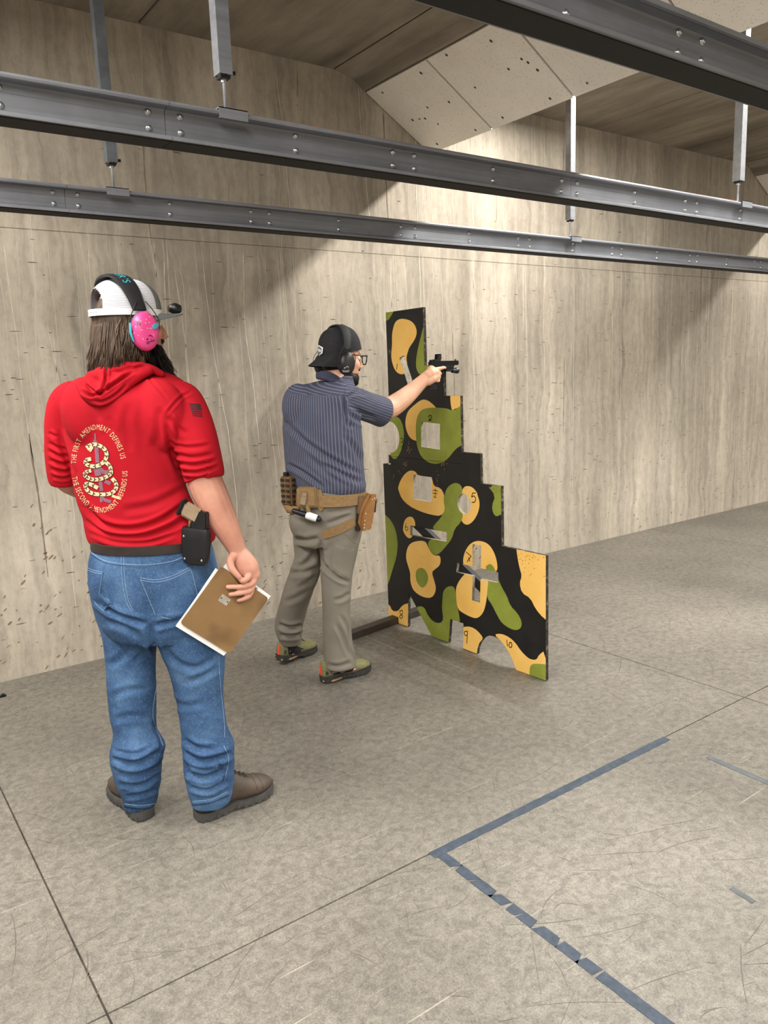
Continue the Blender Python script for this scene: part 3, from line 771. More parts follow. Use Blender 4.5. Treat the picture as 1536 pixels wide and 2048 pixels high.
def folds(me, lines):
    """press creases into cloth: each line is (points, width px, depth m)"""
    co, nr = arr(me); x, y = pix(co); v = co-np.array(CAM); v /= np.linalg.norm(v, axis=1)[:, None]
    face = np.clip(-(v*nr).sum(1)*4+0.6, 0, 1); disp = np.zeros(len(co))
    for P, w, dep in lines:
        P = smooth_poly(P); d, t = seg_dist(x, y, P); e = np.clip(np.minimum(t, 1-t)*5, 0, 1)**0.7
        disp += e*dep*(-np.exp(-(d/w)**2)+0.6*np.exp(-((d-2.0*w)/(1.0*w))**2))
    setco(me, co+nr*(disp*face)[:, None])
def ruffle(me, amp, sc, seed=0.0, warp=0.0, zlo=None, zhi=None):
    """soft cloth unevenness; sc is the (x, y, z) frequency"""
    co, nr = arr(me); out = np.empty(len(co))
    for i, p in enumerate(co):
        q = Vector((p[0]*sc[0]+seed, p[1]*sc[1], p[2]*sc[2]+warp*p[0]))
        f = noise.noise(q); out[i] = (1-abs(f)*2)*0.6+noise.noise(q*2.3)*0.4
    wgt = np.ones(len(co))
    if zlo is not None: wgt = np.clip((zhi-co[:, 2])/(zhi-zlo), 0, 1)
    setco(me, co+nr*(out*amp*wgt)[:, None])
def bvh_of(me):
    return BVHTree.FromPolygons([v.co.copy() for v in me.vertices], [tuple(p.vertices) for p in me.polygons])
def hit(bvh, px, py, off=0.001):
    d = ray(px, py).normalized(); loc, nrm, i, t = bvh.ray_cast(CAM, d)
    if loc is None: return None, None
    if nrm.dot(d) > 0: nrm = -nrm
    return loc+nrm*off, nrm
def stick(bvh, P, off=0.001, n=24):
    out = []
    for a, b in smooth_poly(P, n) if n else P:
        h, q = hit(bvh, a, b, off)
        if h is not None: out.append(h)
    return out
def seam(bvh, P, mb, r=0.0015, off=0.0, n=30, sides=6):
    pts = stick(bvh, P, off, n)
    # drop jumps
    run = [pts[0]] if pts else []
    for p in pts[1:]:
        if (p-run[-1]).length > 0.06:
            if len(run) > 1: mb.tube(run, r, sides)
            run = [p]
        else: run.append(p)
    if len(run) > 1: mb.tube(run, r, sides)
def ribbon(bvh, P, w, mb, th=0.003, off=0.0005, n=30, mi=0):
    """band of width w px lying on a surface"""
    Q = smooth_poly(P, n); R_ = []
    for i, (a, b) in enumerate(Q):
        c, d = Q[max(i-1, 0)], Q[min(i+1, len(Q)-1)]; tx, ty = d[0]-c[0], d[1]-c[1]; l = math.hypot(tx, ty); nx, ny = -ty/l*w/2, tx/l*w/2
        h1, n1 = hit(bvh, a-nx, b-ny, off); h2, n2 = hit(bvh, a+nx, b+ny, off)
        if h1 is None or h2 is None or (h1-h2).length > 0.2: continue
        R_.append([h1, h1+n1*th, h2+n2*th, h2])
    if len(R_) > 1: mb.rings(R_, mi)
def patch(bvh, poly, mb, off=0.0015, step=5.0, mi=0, th=0.0):
    """closed px outline laid on a surface as a conforming sheet"""
    xs_ = [p[0] for p in poly]; ys_ = [p[1] for p in poly]; V = [Vector(p) for p in poly]; E_ = [(i, (i+1) % len(poly)) for i in range(len(poly))]
    x = min(xs_)
    while x <= max(xs_):
        y = min(ys_)
        while y <= max(ys_):
            if inside(Vector((x, y)), V[:len(poly)]): V.append(Vector((x, y)))
            y += step
        x += step
    vo, eo, fo, *_ = delaunay_2d_cdt(V, E_, [], 1, 1e-5)
    H = [hit(bvh, p.x, p.y, off+th) for p in vo]
    ok = [h[0] is not None for h in H]; idx = {}; out = []
    for i, h in enumerate(H):
        if ok[i]: idx[i] = len(out); out.append(h[0])
    med = sorted((p-CAM).length for p in out)[len(out)//2] if out else 0
    F_ = [tuple(idx[i] for i in f) for f in fo if all(ok[i] for i in f)]
    F_ = [f for f in F_ if max((out[a]-out[b]).length for a in f for b in f) < 0.08]
    mb.add(out, F_, mi)
    if th > 0:
        lo_v = [hit(bvh, vo[i].x, vo[i].y, 0.0)[0] for i in range(len(poly)) if ok[i]]; hi_v = [H[i][0] for i in range(len(poly)) if ok[i]]
        if len(lo_v) > 2:
            n_ = len(lo_v); mb.add(lo_v+hi_v, [(i, (i+1) % n_, n_+(i+1) % n_, n_+i) for i in range(n_) if (lo_v[i]-lo_v[(i+1) % n_]).length < 0.08], mi)
def glyph(ch):
    """outline of one letter as verts and faces (font units)"""
    cu = bpy.data.curves.new('g', 'FONT'); cu.body = ch; cu.size = 1.0; cu.resolution_u = 3
    o = bpy.data.objects.new('g', cu); COL.objects.link(o); dg = DG(); dg.update()
    me = bpy.data.meshes.new_from_object(o.evaluated_get(dg)); bpy.data.objects.remove(o); bpy.data.curves.remove(cu)
    v = [(p.co.x, p.co.y) for p in me.vertices]; f = [tuple(p.vertices) for p in me.polygons]; bpy.data.meshes.remove(me); return v, f
GL = {}
def gl(ch):
    if ch not in GL: GL[ch] = glyph(ch)
    return GL[ch]
def letters_on(bvh, mb, text, place, h, wfac=0.62, off=0.001, mi=0, bold=0.0, track=0.16):
    """place(s) for s in 0..1 gives (px, py, ux, uy): position and reading direction; h = cap height px"""
    W = []
    for ch in text:
        if ch == ' ': W.append(0.36); continue
        v, f = gl(ch); W.append(max(p[0] for p in v)-min(p[0] for p in v)+track)
    T = sum(W); s = 0
    for ch, w in zip(text, W):
        c = (s+w/2)/T; s += w
        if ch == ' ': continue
        px, py, ux, uy = place(c); vx, vy = uy, -ux     # up direction of the letter on screen (y down)
        v, f = gl(ch); x0 = min(p[0] for p in v); x1 = max(p[0] for p in v); k = h/0.7; out = []; good = True
        for a, b in v:
            xx = (a-(x0+x1)/2)*k*wfac; yy = (b-0.35)*k
            q, nn_ = hit(bvh, px+ux*xx+vx*yy, py+uy*xx+vy*yy, off)
            if q is None: good = False; break
            out.append(q)
        if good: mb.add(out, f, mi)
def obox(mb, c, ax, ay, az, bev=0.0, mi=0):
    """oriented box: half-axis vectors"""
    ax, ay, az = Vector(ax), Vector(ay), Vector(az); lx, ly, lz = ax.length, ay.length, az.length
    rot = Matrix((ax/lx, ay/ly, az/lz)).transposed()
    T = Matrix.Translation(c) @ rot.to_4x4(); mb.box((-lx, -ly, -lz), (lx, ly, lz), mi, T, bev); return mb
def plate(mb, c, ex, ey, ez, poly, d0, d1, mi=0):
    """poly in the ex/ey plane (metres), thick from d0 to d1 along ez"""
    mb.prism([c+ex*a+ey*b+ez*d0 for a, b in poly], ez*(d1-d0), mi); return mb

# ---------------------------------------------------------------- heads, caps, muffs, shoes
def head(mb, c, F, Sd, U, k=1.0):
    e = lambda p, s_, f_, u_, nu=18, nv=12: mb.ellipsoid(c+Sd*(p[0]*k)+F*(p[1]*k)+U*(p[2]*k), Sd*(s_*k), F*(f_*k), U*(u_*k), nu, nv)
    e((0, -0.008, 0.038), 0.077, 0.098, 0.098)          # skull
    e((0, 0.035, -0.035), 0.062, 0.062, 0.085)          # face
    e((0, 0.018, -0.075), 0.056, 0.062, 0.045)          # jaw
    e((0, 0.070, -0.104), 0.026, 0.022, 0.022)          # chin
    e((0, 0.083, 0.030), 0.052, 0.016, 0.014)           # brow
    e((0, 0.094, -0.066), 0.024, 0.011, 0.008); e((0, 0.093, -0.080), 0.021, 0.011, 0.008)   # lips
    mb.tube([c+F*(0.092*k)+U*(0.012*k), c+F*(0.108*k)-U*(0.014*k), c+F*(0.118*k)-U*(0.034*k), c+F*(0.100*k)-U*(0.046*k)], [0.009*k, 0.010*k, 0.0125*k, 0.009*k], 10, 0, 1.0, None, True, True)
    for s_ in (-1, 1):
        e((s_*0.012, 0.104, -0.040), 0.008, 0.010, 0.007)           # nostrils
        e((s_*0.042, 0.062, -0.030), 0.020, 0.026, 0.026)           # cheeks
        e((s_*0.080, -0.006, -0.012), 0.010, 0.020, 0.033)          # ears
        e((s_*0.084, -0.014, -0.005), 0.008, 0.012, 0.026)
def eyes(c, F, Sd, U, parent, mats):
    for s_ in (-1, 1):
        m = MB(); q = c+Sd*(s_*0.031)+F*0.080+U*0.006
        m.ellipsoid(q, Sd*0.012, F*0.012, U*0.012, 14, 10, 0); m.ellipsoid(q+F*0.0072, Sd*0.0056, F*0.0056, U*0.0056, 10, 8, 1)
        m.build('eye', mats, parent, True)
def hand(mb, w, d, m, t, curl, size=1.0, spread=0.05, thumb=(0.5, 0.5)):
    """generic five-fingered hand. w wrist, d along the hand, m palm normal, t thumb side; curl per finger in radians per joint"""
    d, m, t = Vector(d).normalized(), Vector(m).normalized(), Vector(t).normalized(); k = size
    mb.tube([w, w+d*0.03*k, w+d*0.06*k, w+d*0.092*k], [0.026*k, 0.034*k, 0.039*k, 0.036*k], 14, 0, 0.42, t, True, True)
    L = ((0.042, 0.026, 0.020), (0.046, 0.029, 0.022), (0.042, 0.027, 0.021), (0.034, 0.021, 0.018))
    for i in range(4):
        o = w+d*(0.088-0.004*abs(i-1))*k+t*(0.030-0.020*i)*k; a = 0.0; p = [o-d*0.02*k, o]; dd = (d+t*spread*(1.5-i)).normalized()
        for j in range(3):
            a += curl[i][j] if isinstance(curl[i], (tuple, list)) else curl[i]
            v = dd*math.cos(a)+m*math.sin(a); p.append(p[-1]+v*L[i][j]*k)
        mb.tube(p, [0.0100*k, 0.0102*k, 0.0092*k, 0.0084*k, 0.0070*k], 10, 0, 1, None, True, True)
    o = w+d*0.022*k+t*0.024*k
    p = [o, o+(t*0.7+d*0.6+m*thumb[0]*0.5).normalized()*0.040*k]; p.append(p[-1]+(t*0.25+d*0.85+m*thumb[0]).normalized()*0.032*k); p.append(p[-1]+(d*0.8+m*thumb[1]-t*0.2).normalized()*0.026*k)
    mb.tube(p, [0.0135*k, 0.0125*k, 0.0105*k, 0.0085*k], 10, 0, 1, None, True, True)

def cap(parent, c, F, Sd, U, rx, ry, rz, mats, brim=0.07, drop=0.25, opening=False, front=0.35, band=0.018, brim_mat=2, name='cap', brim_w=58):
    """c: centre of the sweatband plane; brim points along F. mats: back panels, front panels, brim, button"""
    t = MB(); nu, nv = 96, 26; idx = {}; V = []; Fc = []; MI = []
    def pt(j, i, g):
        th = 2*math.pi*j/nu
        if i == 0: z, r = -band, 1.0
        else:
            ph = (i-1)/(nv-1)*math.pi/2; z, r = rz*math.sin(ph)**0.92, max(0.0, math.cos(ph))**0.72
        return c+Sd*((rx+g)*r*math.cos(th))+F*((ry+g)*r*math.sin(th))+U*(z+(g if i > 2 else 0))
    for g in (0.0, -0.004):
        for i in range(nv+1):
            for j in range(nu): idx[(i, j, g)] = len(V); V.append(pt(j, i, g))
    def hole(i, j):
        if not opening: return False
        th = 2*math.pi*(j+0.5)/nu; d = abs(((th-1.5*math.pi)+math.pi) % (2*math.pi)-math.pi)
        return 1 <= i and (d/0.62)**2+((i-1)/10.5)**2 < 1
    for i in range(nv):
        for j in range(nu):
            if hole(i, j): continue
            k = (j+1) % nu; th = 2*math.pi*(j+0.5)/nu; mi = 1 if math.sin(th) > front else 0
            Fc.append((idx[(i, j, 0.0)], idx[(i, k, 0.0)], idx[(i+1, k, 0.0)], idx[(i+1, j, 0.0)])); MI.append(mi)
            Fc.append((idx[(i, j, -0.004)], idx[(i+1, j, -0.004)], idx[(i+1, k, -0.004)], idx[(i, k, -0.004)])); MI.append(mi)
    t.v = [tuple(v) for v in V]; t.f = Fc; t.mi = MI
    me = bpy.data.meshes.new('crown'); me.from_pydata(t.v, [], t.f); me.polygons.foreach_set('material_index', MI)
    bm = bmesh.new(); bm.from_mesh(me); bmesh.ops.remove_doubles(bm, verts=bm.verts[:], dist=1e-4)
    # close the rims between the outer and inner shell
    be = [e for e in bm.edges if e.is_boundary]
    bmesh.ops.bridge_loops(bm, edges=be) if False else None
    bm.to_mesh(me); bm.free()
    root = link(name, me, mats[:2], parent, True, 50)
    # brim
    m = MB(); nt, nr_ = 20, 6; top = []
    for a in range(nt+1):
        s_ = -1+2*a/nt; th = math.pi/2+math.radians(brim_w)*s_
        e0 = c+Sd*(rx*math.cos(th))+F*(ry*math.sin(th)*0.98)-U*(band*0.6)
        reach = brim*(1-abs(s_)**2.6)
        row = []
        for b in range(nr_+1):
            q = b/nr_; row.append(e0+F*(reach*q)-U*(drop*brim*q*0.6+0.030*s_*s_*q+0.004*0))
        top.append(row)
    V = [p for r in top for p in r]+[p-U*0.0045 for r in top for p in r]; n1 = len(top)*(nr_+1); Fc = []
    for a in range(nt):
        for b in range(nr_):
            i0 = a*(nr_+1)+b; i1 = i0+nr_+1
            Fc.append((i0, i0+1, i1+1, i1)); Fc.append((n1+i0, n1+i1, n1+i1+1, n1+i0+1))
    for a in range(nt):
        i0 = a*(nr_+1)+nr_; i1 = i0+nr_+1; Fc.append((i0, n1+i0, n1+i1, i1))
    m.add(V, Fc); m.build('brim', mats[2], root, True, 50)
    b_ = MB().ellipsoid(c+U*(rz+0.002), Sd*0.008, F*0.008, U*0.004, 12, 6); b_.build('top_button', mats[3], root, True)
    return root

def ear_cup(mb, c, out, F, U, a, b, dep, mi=0, mi2=1):
    """rounded shell: out = away from the head"""
    prof = [(1.0, 0.0), (1.02, 0.25), (1.0, 0.5), (0.93, 0.72), (0.78, 0.90), (0.5, 0.985), (0.2, 1.0)]
    n = 28; R_ = []
    for r, h in prof:
        R_.append([c+F*(a*r*math.cos(2*math.pi*j/n))+U*(b*r*math.sin(2*math.pi*j/n))+out*(dep*h) for j in range(n)])
    mb.rings(R_, mi)
    R_ = [[c+F*(a*r*math.cos(2*math.pi*j/n))+U*(b*r*math.sin(2*math.pi*j/n))+out*h for j in range(n)] for r, h in ((0.8, -0.016), (0.98, -0.014), (1.0, -0.006), (0.98, 0.001), (0.7, 0.001))]
    mb.rings(R_, mi2)

def shoe(parent, heel, f, L, W, mats, name='shoe', hi=0.115, lift=0.0, sole_t=0.030, laces=True, lacemat=None, toe_h=0.062, tread=True, toe_seam=False):
    """heel: point on the floor under the back of the heel; f: toe direction. parts: sole, upper, laces"""
    f = Vector(f).normalized(); U = Vector((0, 0, 1))
    if lift:
        s0 = Vector((f.y, -f.x, 0)); f = (f*math.cos(lift)-U*math.sin(lift)); heel = Vector(heel)+U*(L*0.78*math.sin(lift)); U = (U*math.cos(lift)+Vector((f.x, f.y, 0)).normalized()*math.sin(lift))
    s = Vector((f.y, -f.x, 0)).normalized(); heel = Vector(heel)
    wp = [(0, 0.30), (0.03, 0.55), (0.10, 0.74), (0.22, 0.78), (0.38, 0.74), (0.55, 0.88), (0.70, 1.0), (0.82, 0.97), (0.91, 0.80), (0.97, 0.52), (1.0, 0.22)]
    def wid(t):
        for (a, b), (c, d) in zip(wp[:-1], wp[1:]):
            if a <= t <= c: return (b+(d-b)*(t-a)/(c-a))*W/2
        return 0.2*W/2
    T = [0, 0.012, 0.03, 0.06, 0.10, 0.16, 0.24, 0.32, 0.40, 0.48, 0.56, 0.64, 0.72, 0.80, 0.87, 0.92, 0.96, 0.985, 1.0]
    def base(t): return 0.006*max(0, (0.06-t)/0.06)+0.016*max(0, (t-0.72)/0.28)**2+(0.006 if 0.36 < t < 0.5 else 0)
    sole = MB(); R_ = []
    for t in T:
        w = wid(t)*1.05; z0 = base(t); z1 = z0+sole_t*(1.15 if t < 0.3 else 0.95); p = heel+f*(L*t)
        R_.append([p-s*w+U*(z0+0.004), p-s*w*0.92+U*z0, p+s*w*0.92+U*z0, p+s*w+U*(z0+0.004), p+s*w*1.03+U*(z0+z1)/2, p+s*w+U*z1, p-s*w+U*z1, p-s*w*1.03+U*(z0+z1)/2])
    sole.rings(R_)
    up = MB(); R_ = []
    def top(t):
        pts = [(0, hi*0.92), (0.05, hi), (0.25, hi*1.02), (0.36, hi*1.02), (0.5, hi*0.88), (0.65, hi*0.68), (0.78, toe_h+0.006), (0.88, toe_h-0.006), (0.95, toe_h*0.72), (1.0, toe_h*0.45)]
        for (a, b), (c, d) in zip(pts[:-1], pts[1:]):
            if a <= t <= c: return b+(d-b)*(t-a)/(c-a)
    for t in T:
        w = wid(t)*0.98; zb = base(t)+sole_t*0.6; zt = max(top(t)+base(t), zb+0.012); p = heel+f*(L*(0.012+t*0.976)); r = []
        for j in range(20):
            a = 2*math.pi*j/20; cx_, sz = math.cos(a), math.sin(a)
            sq = 0.86 if t > 0.45 else 0.72
            narrow = 1.0 if sz < 0 else 1-0.30*(sz**2)*(1 if t < 0.55 else 0.6)
            r.append(p+s*(w*math.copysign(abs(cx_)**sq, cx_)*narrow)+U*((zb+zt)/2+(zt-zb)/2*math.copysign(abs(sz)**sq, sz)))
        R_.append(r)
    up.rings(R_)
    u_ = up.build(name, mats[0], parent, True, 60)
    if toe_seam:
        sm_ = MB()
        for ti in (12, 13):
            r = R_[ti]; sm_.tube([r[j]+(r[j]-(r[0]+r[10])/2).normalized()*0.0004 for j in range(0, 11)], 0.0014, 5)
        ri = R_[7]; sm_.tube([ri[j] for j in (18, 19, 0, 1, 2, 3)], 0.0014, 5); sm_.tube([ri[j] for j in (12, 11, 10, 9, 8, 7)], 0.0014, 5)
        tag(sm_.build('seam', mats[0], u_, True), kind='stuff')
    s_o = sole.build('sole', mats[1], u_ , True, 45)
    if tread:
        tr = MB()
        for i in range(11):
            t = 0.05+0.085*i; w = wid(t); p = heel+f*(L*t)
            for sd in (-1, 1): obox(tr, p+s*(sd*w*1.03)+U*(base(t)+sole_t*0.42), f*0.008, s*0.0022, U*sole_t*0.33, 0.001)
        tag(tr.build('sole_lug', mats[1], u_), kind='stuff')
    if laces:
        lc = MB()
        for i in range(5):
            t = 0.40+0.055*i; w = wid(t)*0.42; z = top(t)+base(t); p = heel+f*(L*t)
            for sd in (-1, 1):
                lc.tube([p+s*(sd*w)+U*(z-0.008), p+U*(z+0.0045)+f*0.006, p+f*(L*0.05)-s*(sd*w)+U*(top(t+0.05)+base(t)-0.006)], 0.0022, 6)
        lc.build('laces', lacemat or mats[2], u_, True)
    return u_, s
# ================================================================ person in the red hooded shirt
def mat_skin(name, c1, c2):
    k = N(name, 0.5, 0, 0.4); v = k.coord(); f = k.noise(v, 14, 4, 0.6)
    c = k.ramp(f, [(0.3, c1), (0.7, c2)])
    r = k.ramp(k.noise(v, 5, 3), [(0.45, 0.0), (0.7, 1.0)])
    c = k.mix(k.math('MULTIPLY', r, 0.35), c, tuple(x*y for x, y in zip(c1[:3], (1.0, 0.78, 0.74)))+(1,))
    k.color(c); k.bump(k.noise(v, 240, 3), 0.08, 0.001); k.b.inputs['Subsurface Weight'].default_value = 0.06
    k.b.inputs['Subsurface Radius'].default_value = (0.01, 0.004, 0.002); return k.m
M['skin'] = mat_skin('skin', S(182, 127, 108), S(207, 153, 131))
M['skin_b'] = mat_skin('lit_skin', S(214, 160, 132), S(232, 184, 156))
def mat_knit(name, c, var=0.1, sc=900, bump=0.15):
    k = N(name, 0.85, 0, 0.2); v = k.coord(); f = k.noise(v, 7, 3)
    lo = tuple(x*(1-var) for x in c[:3])+(1,); hi = tuple(min(1, x*(1+var)) for x in c[:3])+(1,)
    k.color(k.ramp(f, [(0.3, lo), (0.7, hi)])); k.bump(k.noise(v, sc, 2), bump, 0.001)
    return k.m
M['red'] = mat_knit('red_jersey', S(170, 16, 32))
def mat_denim():
    k = N('denim', 0.85, 0, 0.2); v = k.coord()
    a = k.noise(v, 6, 5, 0.6); c = k.ramp(a, [(0.28, S(36, 58, 90)), (0.5, S(54, 82, 118)), (0.75, S(84, 114, 150))])
    tw = k.noise(k.coord((1, 1, 0.25)), 260, 3, 0.7)
    c = k.mix(0.6, c, k.ramp(tw, [(0.3, 0.72), (0.7, 1.22)]), 'MULTIPLY')
    sl = k.ramp(k.noise(v, 150, 5, 0.7), [(0.5, 0.0), (0.75, 1.0)])
    c = k.mix(k.math('MULTIPLY', sl, 0.25), c, S(146, 172, 200))
    k.color(c); k.bump(tw, 0.25, 0.002); return k.m
M['denim'] = mat_denim()
M['stitch'] = speck('pale_stitching', S(120, 144, 172), 0.25, 160, 0.8)
M['denim_dk'] = speck('denim_seam', S(58, 84, 120), 0.3, 120, 0.85)
M['cream'] = speck('cream_print', S(218, 190, 148), 0.12, 120, 0.8)
M['printdark'] = speck('dark_print', S(58, 20, 30), 0.2, 100, 0.8)
M['printgrey'] = speck('grey_purple_print', S(128, 92, 108), 0.25, 120, 0.8)
M['capmesh'] = None
def mat_mesh():
    k = N('white_mesh_fabric', 0.8, 0, 0.3); v = k.coord()
    w = k.n('ShaderNodeTexWave', wave_type='BANDS', bands_direction='Z'); k.l(v, w.inputs['Vector']); w.inputs['Scale'].default_value = 60; w.inputs['Distortion'].default_value = 0.4
    k.color(k.ramp(w.outputs['Fac'], [(0.2, S(176, 176, 184)), (0.6, S(236, 236, 240))])); k.bump(w.outputs['Fac'], 0.3, 0.001); return k.m
M['capmesh'] = mat_mesh()
M['capgrey'] = speck('grey_cap_cloth', S(112, 112, 112), 0.12, 80, 0.85)
M['capwhite'] = speck('white_trim', S(238, 238, 240), 0.05, 60, 0.7)
M['pad'] = speck('black_padding', S(24, 24, 27), 0.25, 60, 0.7)
M['pink'] = speck('pink_shell', S(226, 72, 140), 0.10, 26, 0.35)
M['teal'] = speck('teal_plastic', S(62, 172, 188), 0.12, 40, 0.4)
M['blk'] = speck('black_plastic', S(20, 20, 22), 0.3, 30, 0.42)
M['blk_soft'] = speck('black_cloth', S(27, 27, 31), 0.25, 50, 0.85)
M['leather'] = speck('dark_leather_belt', S(40, 31, 27), 0.3, 30, 0.5)
M['boot'] = speck('brown_boot_leather', S(76, 64, 54), 0.22, 22, 0.6, bump=0.2)
M['bootsole'] = speck('grey_rubber', S(66, 64, 62), 0.2, 30, 0.75)
M['lace'] = speck('brown_lace', S(58, 48, 40), 0.2, 60, 0.8)
M['fde'] = speck('tan_polymer', S(142, 122, 98), 0.12, 40, 0.55)
M['hardboard'] = None
def mat_hardboard():
    k = N('brown_hardboard', 0.5, 0, 0.4); v = k.coord()
    c = k.ramp(k.noise(v, 5, 4), [(0.3, S(120, 92, 58)), (0.7, S(140, 108, 70))])
    st = k.ramp(k.noise(k.coord(loc=(0.31, 0.1, 0.12)), 6.5, 2), [(0.56, 0.0), (0.70, 1.0)])
    c = k.mix(k.math('MULTIPLY', st, 0.6), c, S(92, 68, 42)); k.color(c); k.bump(k.noise(v, 160, 3), 0.1, 0.001); return k.m
M['hardboard'] = mat_hardboard()
M['paper'] = speck('white_paper', S(236, 235, 232), 0.04, 30, 0.8)
M['steelclip'] = speck('steel_clip', S(190, 182, 170), 0.2, 60, 0.4, 0.5)
def mat_hair(name, c1, c2):
    k = N(name, 0.55, 0, 0.35); v = k.coord((1, 1, 0.12)); k.color(k.ramp(k.noise(v, 90, 4, 0.6), [(0.3, c1), (0.7, c2)])); return k.m
M['hair'] = mat_hair('brown_hair', S(46, 34, 27), S(98, 78, 62))
M['beard'] = mat_hair('dark_beard', S(16, 12, 11), S(34, 26, 23))
M['eyew'] = speck('eye_white', S(230, 226, 220), 0.03, 50, 0.2); M['iris'] = speck('dark_iris', S(40, 30, 24), 0.2, 80, 0.2)

F1 = Fig((0.88, 2.62, 0.0))
man1 = empty('person', F1.base, math.atan2(F1.u.y, F1.u.x))
tag(man1, 'bearded person in red hooded shirt, jeans and white cap, seen from behind', 'person', 'people on the range')
PH1 = 31
torso1 = [(240, 312, 736, 0.02), (205, 338, 748, 0.02), (160, 368, 768, 0.01), (128, 384, 792, 0.0), (120, 384, 825, 0.0), (126, 376, 868), (133, 368, 915), (142, 368, 960), (150, 380, 1000), (162, 398, 1030), (166, 420, 1057), (170, 428, 1072), (176, 427, 1082), (190, 416, 1085)]
legL1 = [(190, 322, 1225, 0.05), (201, 318, 1260, 0.05), (208, 314, 1292, 0.05), (212, 311, 1335, 0.04), (215, 313, 1382, 0.03), (221, 311, 1430, 0.02), (227, 314, 1463, 0.01), (221, 330, 1494, 0.0), (222, 323, 1525, 0.0), (232, 322, 1556, 0.0), (243, 317, 1586, 0.0), (249, 311, 1610, 0.0)]
legR1 = [(285, 446, 1225, -0.05), (305, 449, 1262, -0.06), (322, 450, 1300, -0.07), (339, 449, 1340, -0.08), (352, 446, 1392, -0.09), (358, 449, 1430, -0.10), (362, 456, 1462, -0.10), (366, 469, 1497, -0.11), (369, 468, 1520, -0.11), (372, 467, 1550, -0.11), (377, 465, 1578, -0.11), (383, 459, 1603, -0.11)]
hip1 = [(194, 407, 1074), (180, 421, 1094), (173, 431, 1135), (175, 439, 1170), (183, 446, 1205), (196, 447, 1240), (212, 440, 1262)]
# --- body: one continuous surface
hF, hS = F1.dir(66); hU = Vector((0, 0, 1)); hc = F1.at(262, 651, 0.0)
b = MB()
head(b, hc, hF, hS, hU)
b.tube([hc-hU*0.05-hF*0.015, hc-hU*0.11-hF*0.025, hc-hU*0.17-hF*0.03, hc-hU*0.26-hF*0.03], [0.060, 0.062, 0.070, 0.09], 20)
F1.loft(b, [(r[0], r[1], r[2]+(4 if i == len(torso1)-1 else 0))+tuple(r[3:]) for i, r in enumerate(torso1)], PH1, 0.60, 0.90)
F1.loft(b, hip1, PH1, 0.72, 0.90); F1.loft(b, legL1[:-3], 20, 0.95, 0.74); F1.loft(b, legR1[:-3], 20, 0.95, 0.74)
for a_, d_, h_ in ((F1.at(280, 1606, 0.0), Vector((-0.03, 1, 0)), 0), (F1.at(420, 1600, -0.11), Vector((1, 0.03, 0)), 0)):
    b.tube([a_+Vector((0, 0, 0.16)), a_+Vector((0, 0, 0.04)), Vector((a_.x, a_.y, 0.07))+d_*0.02, Vector((a_.x, a_.y, 0.052))+d_*0.12], [0.045, 0.034, 0.030, 0.020], 12, 0, 1, None, True, True)
F1.limb(b, [(356, 815, -0.09, 24), (381, 855, -0.13, 27), (399, 905, -0.15, 29), (409, 958, -0.165, 32), (427, 1003, -0.175, 31.5), (447, 1044, -0.185, 27), (465, 1080, -0.19, 20.5), (476, 1104, -0.19, 16.5), (484, 1118, -0.19, 17)])
F1.limb(b, [(146, 815, 0.09, 20), (130, 860, 0.12, 21), (127, 915, 0.13, 19), (131, 957, 0.15, 20), (150, 968, 0.22, 22), (172, 978, 0.32, 20), (190, 982, 0.40, 15)])
hand(b, F1.at(190, 982, 0.40), F1.n*0.8+F1.u*0.5, -F1.u*0.5+F1.n*0.3, Vector((0, 0, 1)), [0.35]*4)
# right hand round the clip of the board
palm = F1.limb
palm(b, [(478, 1106, -0.19, 17), (487, 1122, -0.192, 21), (496, 1137, -0.194, 22), (503, 1148, -0.194, 17)], n=16)
palm(b, [(490, 1122, -0.185, 15), (503, 1140, -0.185, 15), (509, 1150, -0.188, 11)], n=12)
K = 5.6
for pts in (((500, 1136, -0.206, 7.2), (496, 1154, -0.228, 6.4), (486, 1162, -0.236, 5.8), (479, 1156, -0.232, 5.0)),
            ((508, 1146, -0.198, 7.2), (505, 1165, -0.216, 6.4), (485, 1173, -0.226, 5.4), (456, 1174, -0.226, 4.8)),
            ((510, 1151, -0.196, 7.0), (502, 1178, -0.212, 6.0), (482, 1186, -0.224, 5.2), (461, 1189, -0.224, 4.6)),
            ((508, 1156, -0.192, 6.4), (501, 1188, -0.206, 5.4), (489, 1197, -0.217, 4.8), (477, 1201, -0.217, 4.2)),
            ((474, 1108, -0.205, 8.2), (461, 1119, -0.218, 8.0), (464, 1137, -0.230, 6.8), (478, 1154, -0.236, 5.6))):
    palm(b, pts, n=10, sub=4)
body1 = union(b, 'body', 0.0033, 3)
link('body', body1, M['skin'], man1, True)
eyes(hc, hF, hS, hU, man1, [M['eyew'], M['iris']])

